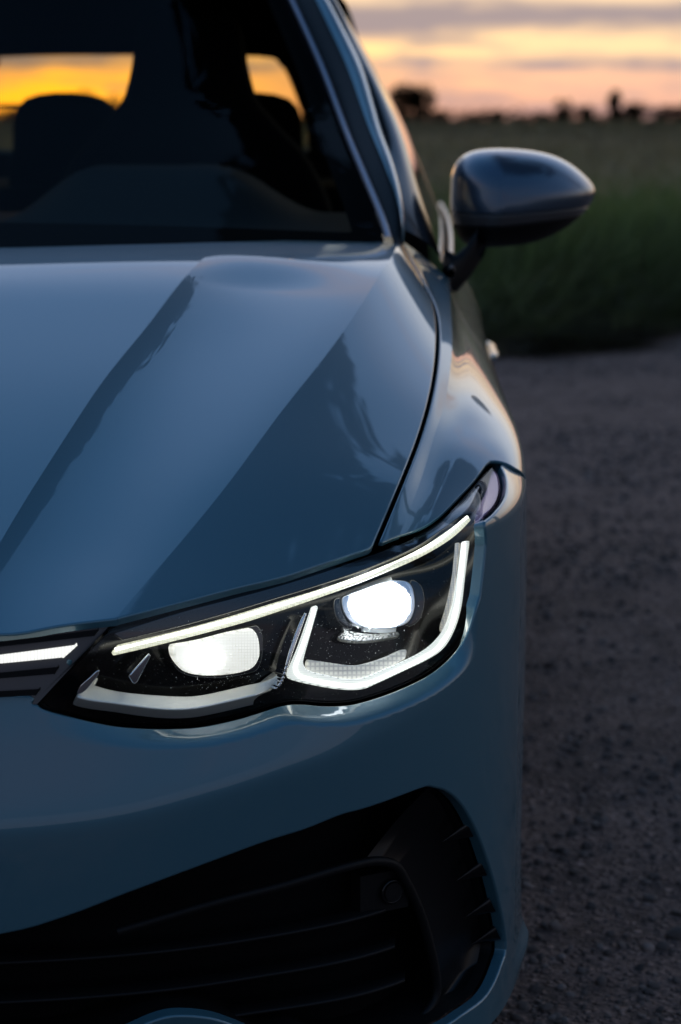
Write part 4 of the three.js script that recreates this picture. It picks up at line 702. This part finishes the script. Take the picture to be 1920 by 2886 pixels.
{ // the tree beside the lay-by whose boughs show in the bonnet
  const t = group('roadside_tree', scene); t.position.set(4.6, -.02, -4.2); t.userData = { label: 'leafy tree leaning over the gravel beside the car', category: 'tree' };
  const at = (x, y, z) => [x - 4.6, y, z + 4.2];
  // leaf clumps along the boughs: x, y, z, radius
  const place = ([x, y, z, r]) => [...at(x, y, z), r, r * .75, r];
  const clumps = [[1.19, 4.71, -5.49, 0.30], [1.32, 5.72, -5.24, 0.42], [1.13, 5.95, -4.72, 0.42], [1.26, 8.49, -5.16, 0.42], [1.30, 4.74, -5.25, 0.30], [1.21, 5.68, -5.09, 0.42], [1.49, 6.92, -5.21, 0.42], [1.27, 8.60, -4.92, 0.42], [1.45, 4.78, -5.32, 0.30], [1.27, 5.43, -4.82, 0.42], [1.59, 6.88, -5.18, 0.42], [1.46, 8.38, -4.81, 0.42], [1.58, 4.79, -5.25, 0.30], [1.74, 5.98, -5.12, 0.42], [1.54, 6.37, -4.75, 0.42], [1.49, 7.72, -4.74, 0.42], [1.67, 5.69, -5.05, 0.30], [1.75, 7.42, -5.08, 0.42], [1.56, 7.64, -4.34, 0.42], [1.71, 10.97, -5.03, 0.42], [1.81, 7.06, -5.08, 0.30], [1.75, 8.29, -4.66, 0.42], [1.81, 9.89, -4.53, 0.42], [1.77, 15.30, -4.62, 0.42], [1.94, 6.67, -4.99, 0.30], [1.89, 8.26, -4.95, 0.42], [1.83, 10.41, -4.71, 0.42], [2.04, 12.66, -4.67, 0.42], [2.15, 7.10, -5.14, 0.30], [1.98, 8.41, -4.66, 0.42], [2.30, 10.05, -4.61, 0.42], [1.94, 13.00, -4.41, 0.42], [2.27, 6.27, -5.02, 0.30], [2.14, 7.56, -4.76, 0.42], [2.34, 9.35, -4.62, 0.42], [2.08, 11.11, -4.24, 0.42], [2.33, 4.90, -4.91, 0.30], [2.27, 5.87, -4.57, 0.42], [2.20, 6.39, -4.28, 0.42], [2.29, 8.67, -4.47, 0.42], [2.66, 5.01, -5.05, 0.30], [2.35, 5.14, -4.04, 0.42], [2.75, 7.29, -4.74, 0.42], [2.66, 9.08, -4.73, 0.42], [2.85, 4.86, -4.83, 0.30], [2.94, 5.49, -4.36, 0.42], [2.92, 7.40, -4.65, 0.42], [2.63, 8.21, -4.25, 0.42], [2.94, 4.70, -4.48, 0.30], [2.75, 5.11, -3.90, 0.42], [2.88, 7.38, -4.74, 0.42], [2.95, 9.04, -4.56, 0.42], [3.36, 4.86, -4.68, 0.30], [3.23, 5.91, -4.31, 0.42], [3.23, 7.05, -4.34, 0.42], [2.83, 7.51, -3.84, 0.42], [3.43, 4.84, -4.33, 0.30], [3.43, 6.16, -4.20, 0.42], [3.20, 6.64, -3.96, 0.42], [3.23, 8.27, -3.79, 0.42], [3.80, 5.15, -4.39, 0.30], [3.40, 6.12, -4.23, 0.42], [3.23, 6.13, -3.56, 0.42], [3.66, 8.79, -3.89, 0.42], [4.02, 5.08, -4.24, 0.30], [3.98, 6.30, -3.95, 0.42], [3.53, 6.33, -3.56, 0.42], [3.36, 7.84, -3.39, 0.42], [3.93, 5.05, -3.77, 0.30], [3.63, 5.58, -3.41, 0.42], [3.88, 7.44, -3.58, 0.42], [3.85, 9.55, -3.71, 0.42], [4.36, 5.33, -3.84, 0.30], [4.24, 6.67, -3.62, 0.42], [4.20, 7.85, -3.37, 0.42], [3.57, 8.11, -3.27, 0.42], [4.53, 5.46, -3.64, 0.30], [4.10, 6.27, -3.16, 0.42], [4.04, 7.37, -2.99, 0.42], [4.03, 9.02, -3.11, 0.42], [4.74, 5.83, -3.47, 0.30], [4.74, 6.95, -3.08, 0.42], [4.21, 8.34, -3.11, 0.42], [4.06, 9.20, -2.89, 0.42], [4.76, 5.63, -3.16, 0.30], [4.48, 6.90, -3.00, 0.42], [4.16, 7.36, -2.74, 0.42], [4.01, 9.34, -2.61, 0.42], [4.70, 5.58, -2.83, 0.30], [4.92, 7.36, -2.78, 0.42], [4.59, 8.59, -2.54, 0.42], [4.14, 9.33, -2.41, 0.42], [2.77, 10.51, -1.97, 0.55], [1.53, 9.33, -3.60, 0.55], [4.50, 19.94, -2.70, 0.55], [2.33, 6.12, -2.80, 0.55], [3.81, 22.37, -2.46, 0.55], [4.37, 10.29, -2.23, 0.55], [4.33, 15.02, -2.65, 0.55], [2.84, 5.76, -2.05, 0.55], [2.90, 7.01, -4.25, 0.55], [3.76, 14.70, -3.64, 0.55], [3.92, 23.75, -2.24, 0.55], [3.19, 21.57, -2.21, 0.55], [1.70, 17.75, -4.71, 0.55], [3.80, 7.95, -3.77, 0.55], [2.43, 6.22, -2.55, 0.55], [2.77, 16.64, -3.20, 0.55], [3.61, 6.75, -2.54, 0.55], [4.33, 10.66, -2.14, 0.55], [2.56, 9.96, -4.04, 0.55], [3.53, 8.16, -3.35, 0.55], [1.96, 13.70, -4.42, 0.55], [3.31, 6.24, -3.39, 0.55], [4.81, 9.76, -2.01, 0.55], [1.28, 16.37, -4.22, 0.55], [2.18, 5.60, -3.57, 0.55], [2.87, 8.40, -3.33, 0.55], [1.39, 8.40, -3.25, 0.55], [4.17, 7.98, -2.23, 0.55], [1.55, 21.60, -3.80, 0.55], [2.82, 10.89, -2.84, 0.55], [3.99, 24.80, -2.79, 0.55], [3.95, 14.56, -3.35, 0.55], [1.31, 16.54, -3.92, 0.55], [3.60, 6.30, -1.64, 0.55], [3.87, 11.98, -3.57, 0.55], [2.58, 6.51, -3.81, 0.55], [1.15, 8.01, -3.46, 0.55], [4.03, 7.51, -1.72, 0.55], [2.70, 7.19, -2.25, 0.55], [2.50, 4.67, -2.41, 0.55], [3.22, 6.95, -1.44, 0.55], [1.40, 15.55, -4.70, 0.55], [1.10, 4.85, -4.80, 0.40], [1.19, 5.06, -4.77, 0.40], [1.15, 6.08, -4.94, 0.40], [1.15, 6.97, -4.85, 0.40], [1.18, 7.72, -5.18, 0.40], [1.21, 9.58, -4.97, 0.40], [1.31, 5.06, -5.19, 0.40], [1.28, 5.35, -4.81, 0.40], [1.28, 5.67, -4.63, 0.40], [1.29, 7.62, -5.19, 0.40], [1.32, 8.45, -5.18, 0.40], [1.26, 8.77, -4.76, 0.40], [1.44, 4.88, -5.08, 0.40], [1.39, 5.52, -4.86, 0.40], [1.42, 6.56, -4.94, 0.40], [1.41, 7.26, -4.73, 0.40], [1.39, 7.39, -4.75, 0.40], [1.43, 9.74, -5.11, 0.40], [1.49, 4.75, -4.85, 0.40], [1.46, 5.16, -4.63, 0.40], [1.50, 6.13, -4.79, 0.40], [1.54, 6.94, -4.97, 0.40], [1.47, 7.60, -4.79, 0.40], [1.55, 8.99, -4.98, 0.40]].map(place);
  const twigs = [[1.02, 7.04, -5.15, 0.14], [1.03, 4.57, -5.43, 0.14], [0.96, 8.19, -5.26, 0.14], [1.05, 6.26, -5.21, 0.14], [0.99, 4.32, -5.25, 0.14], [1.05, 5.47, -5.39, 0.14], [1.08, 5.41, -5.16, 0.14], [0.96, 7.17, -5.04, 0.14], [0.97, 8.99, -5.02, 0.14], [1.06, 6.22, -5.03, 0.14], [1.07, 6.70, -5.32, 0.14], [0.98, 5.01, -4.99, 0.14], [0.95, 6.11, -5.14, 0.14], [0.94, 4.68, -5.18, 0.14], [0.95, 4.09, -5.27, 0.14], [0.96, 5.88, -5.41, 0.14], [0.94, 5.40, -5.04, 0.14], [1.04, 5.93, -4.98, 0.14], [1.06, 9.21, -5.33, 0.14], [0.97, 9.78, -5.28, 0.14], [0.99, 4.33, -5.20, 0.14], [0.95, 4.52, -5.27, 0.14], [1.05, 6.69, -5.16, 0.14], [1.05, 8.03, -4.95, 0.14], [1.05, 8.09, -5.24, 0.14], [0.98, 7.41, -4.95, 0.14], [1.08, 6.32, -5.22, 0.14], [1.03, 5.81, -5.08, 0.14], [0.96, 4.40, -4.95, 0.14], [1.08, 9.62, -5.28, 0.14], [0.99, 5.74, -5.34, 0.14], [1.02, 5.68, -5.33, 0.14], [0.97, 4.34, -5.14, 0.14], [1.06, 9.42, -5.04, 0.14], [1.06, 4.43, -5.26, 0.14], [0.96, 4.91, -5.33, 0.14], [0.95, 6.07, -5.11, 0.14], [1.08, 7.53, -5.07, 0.14], [1.07, 6.62, -5.01, 0.14], [0.99, 8.38, -5.42, 0.14], [0.93, 6.28, -5.04, 0.14], [1.05, 4.10, -5.30, 0.14], [1.02, 6.83, -5.18, 0.14], [1.02, 7.88, -4.97, 0.14], [0.99, 4.71, -5.17, 0.14], [1.04, 5.76, -5.33, 0.14], [0.92, 4.44, -5.01, 0.14], [0.95, 6.76, -5.28, 0.14], [0.99, 7.18, -5.12, 0.14], [1.02, 4.09, -5.11, 0.14], [0.95, 7.73, -5.27, 0.14], [1.07, 8.63, -5.21, 0.14], [0.96, 5.21, -5.26, 0.14], [1.03, 7.00, -4.99, 0.14], [0.94, 7.12, -4.98, 0.14], [1.03, 5.93, -5.35, 0.14], [0.94, 7.40, -5.11, 0.14], [1.05, 4.63, -5.24, 0.14], [1.06, 7.37, -5.32, 0.14], [1.04, 6.26, -5.27, 0.14], [0.94, 6.80, -5.02, 0.14], [0.99, 5.68, -5.00, 0.14], [0.97, 7.50, -5.26, 0.14], [1.01, 7.06, -5.13, 0.14], [1.02, 5.82, -5.31, 0.14], [0.93, 7.68, -4.95, 0.14], [0.98, 9.20, -5.05, 0.14], [1.00, 4.74, -5.36, 0.14], [0.96, 5.47, -5.11, 0.14], [0.96, 6.29, -5.12, 0.14], [1.09, 5.98, -5.29, 0.14], [0.94, 8.32, -5.24, 0.14], [0.96, 6.07, -4.95, 0.14], [0.96, 7.28, -5.17, 0.14], [1.09, 7.61, -5.40, 0.14], [1.08, 4.56, -5.35, 0.14], [1.03, 4.52, -5.01, 0.14], [0.98, 7.93, -5.13, 0.14], [1.02, 6.15, -5.25, 0.14], [1.02, 4.41, -5.42, 0.14], [1.01, 4.02, -5.03, 0.14], [1.08, 9.33, -5.19, 0.14], [0.98, 5.68, -5.11, 0.14], [1.00, 6.53, -5.01, 0.14], [1.07, 4.61, -4.98, 0.14], [1.04, 5.52, -5.31, 0.14], [0.95, 6.14, -5.01, 0.14], [1.08, 5.09, -5.41, 0.14], [0.97, 6.52, -5.16, 0.14], [1.09, 5.46, -5.23, 0.14], [1.07, 4.35, -5.18, 0.14], [1.06, 4.86, -5.00, 0.14], [1.04, 8.46, -5.38, 0.14], [0.99, 4.55, -4.94, 0.14], [1.00, 4.55, -5.24, 0.14], [1.03, 7.01, -5.04, 0.14], [1.10, 7.98, -5.26, 0.14], [1.06, 9.17, -5.11, 0.14], [1.06, 5.70, -5.14, 0.14], [1.09, 4.57, -5.19, 0.14], [1.06, 6.90, -5.14, 0.14], [1.06, 4.95, -5.20, 0.14], [1.00, 4.49, -5.03, 0.14], [1.09, 4.63, -5.42, 0.14], [1.00, 9.72, -5.30, 0.14], [1.00, 8.36, -5.00, 0.14], [1.03, 7.70, -5.31, 0.14], [1.00, 4.42, -5.42, 0.14], [1.09, 5.43, -5.36, 0.14], [0.97, 5.34, -5.43, 0.14]].map(place);
  mesh('crown', mergeGeometries([leafMass(clumps, 31, 240, .060), leafMass(twigs, 33, 90, .030)]), leafDark, t);
mesh('trunk', mergeGeometries([limb([0, 0, 0], [-.1, 2.2, 0], .19, .15), limb([-.1, 2.15, 0], [-.15, 4.4, 0], .15, .10), limb([-.15, 4.3, 0], [.2, 6.6, .1], .09, .03), limb([-.12, 2.8, 0], at(3.2, 4.4, -4.2), .09, .05), limb(at(3.2, 4.4, -4.2), at(1.6, 4.7, -4.6), .05, .012), limb([-.15, 4.3, 0], at(2.8, 5.9, -3.0), .09, .05), limb(at(2.8, 5.9, -3.0), at(1.6, 5.6, -3.2), .05, .012)]), bark, t);
}

renderer.render(scene, camera);
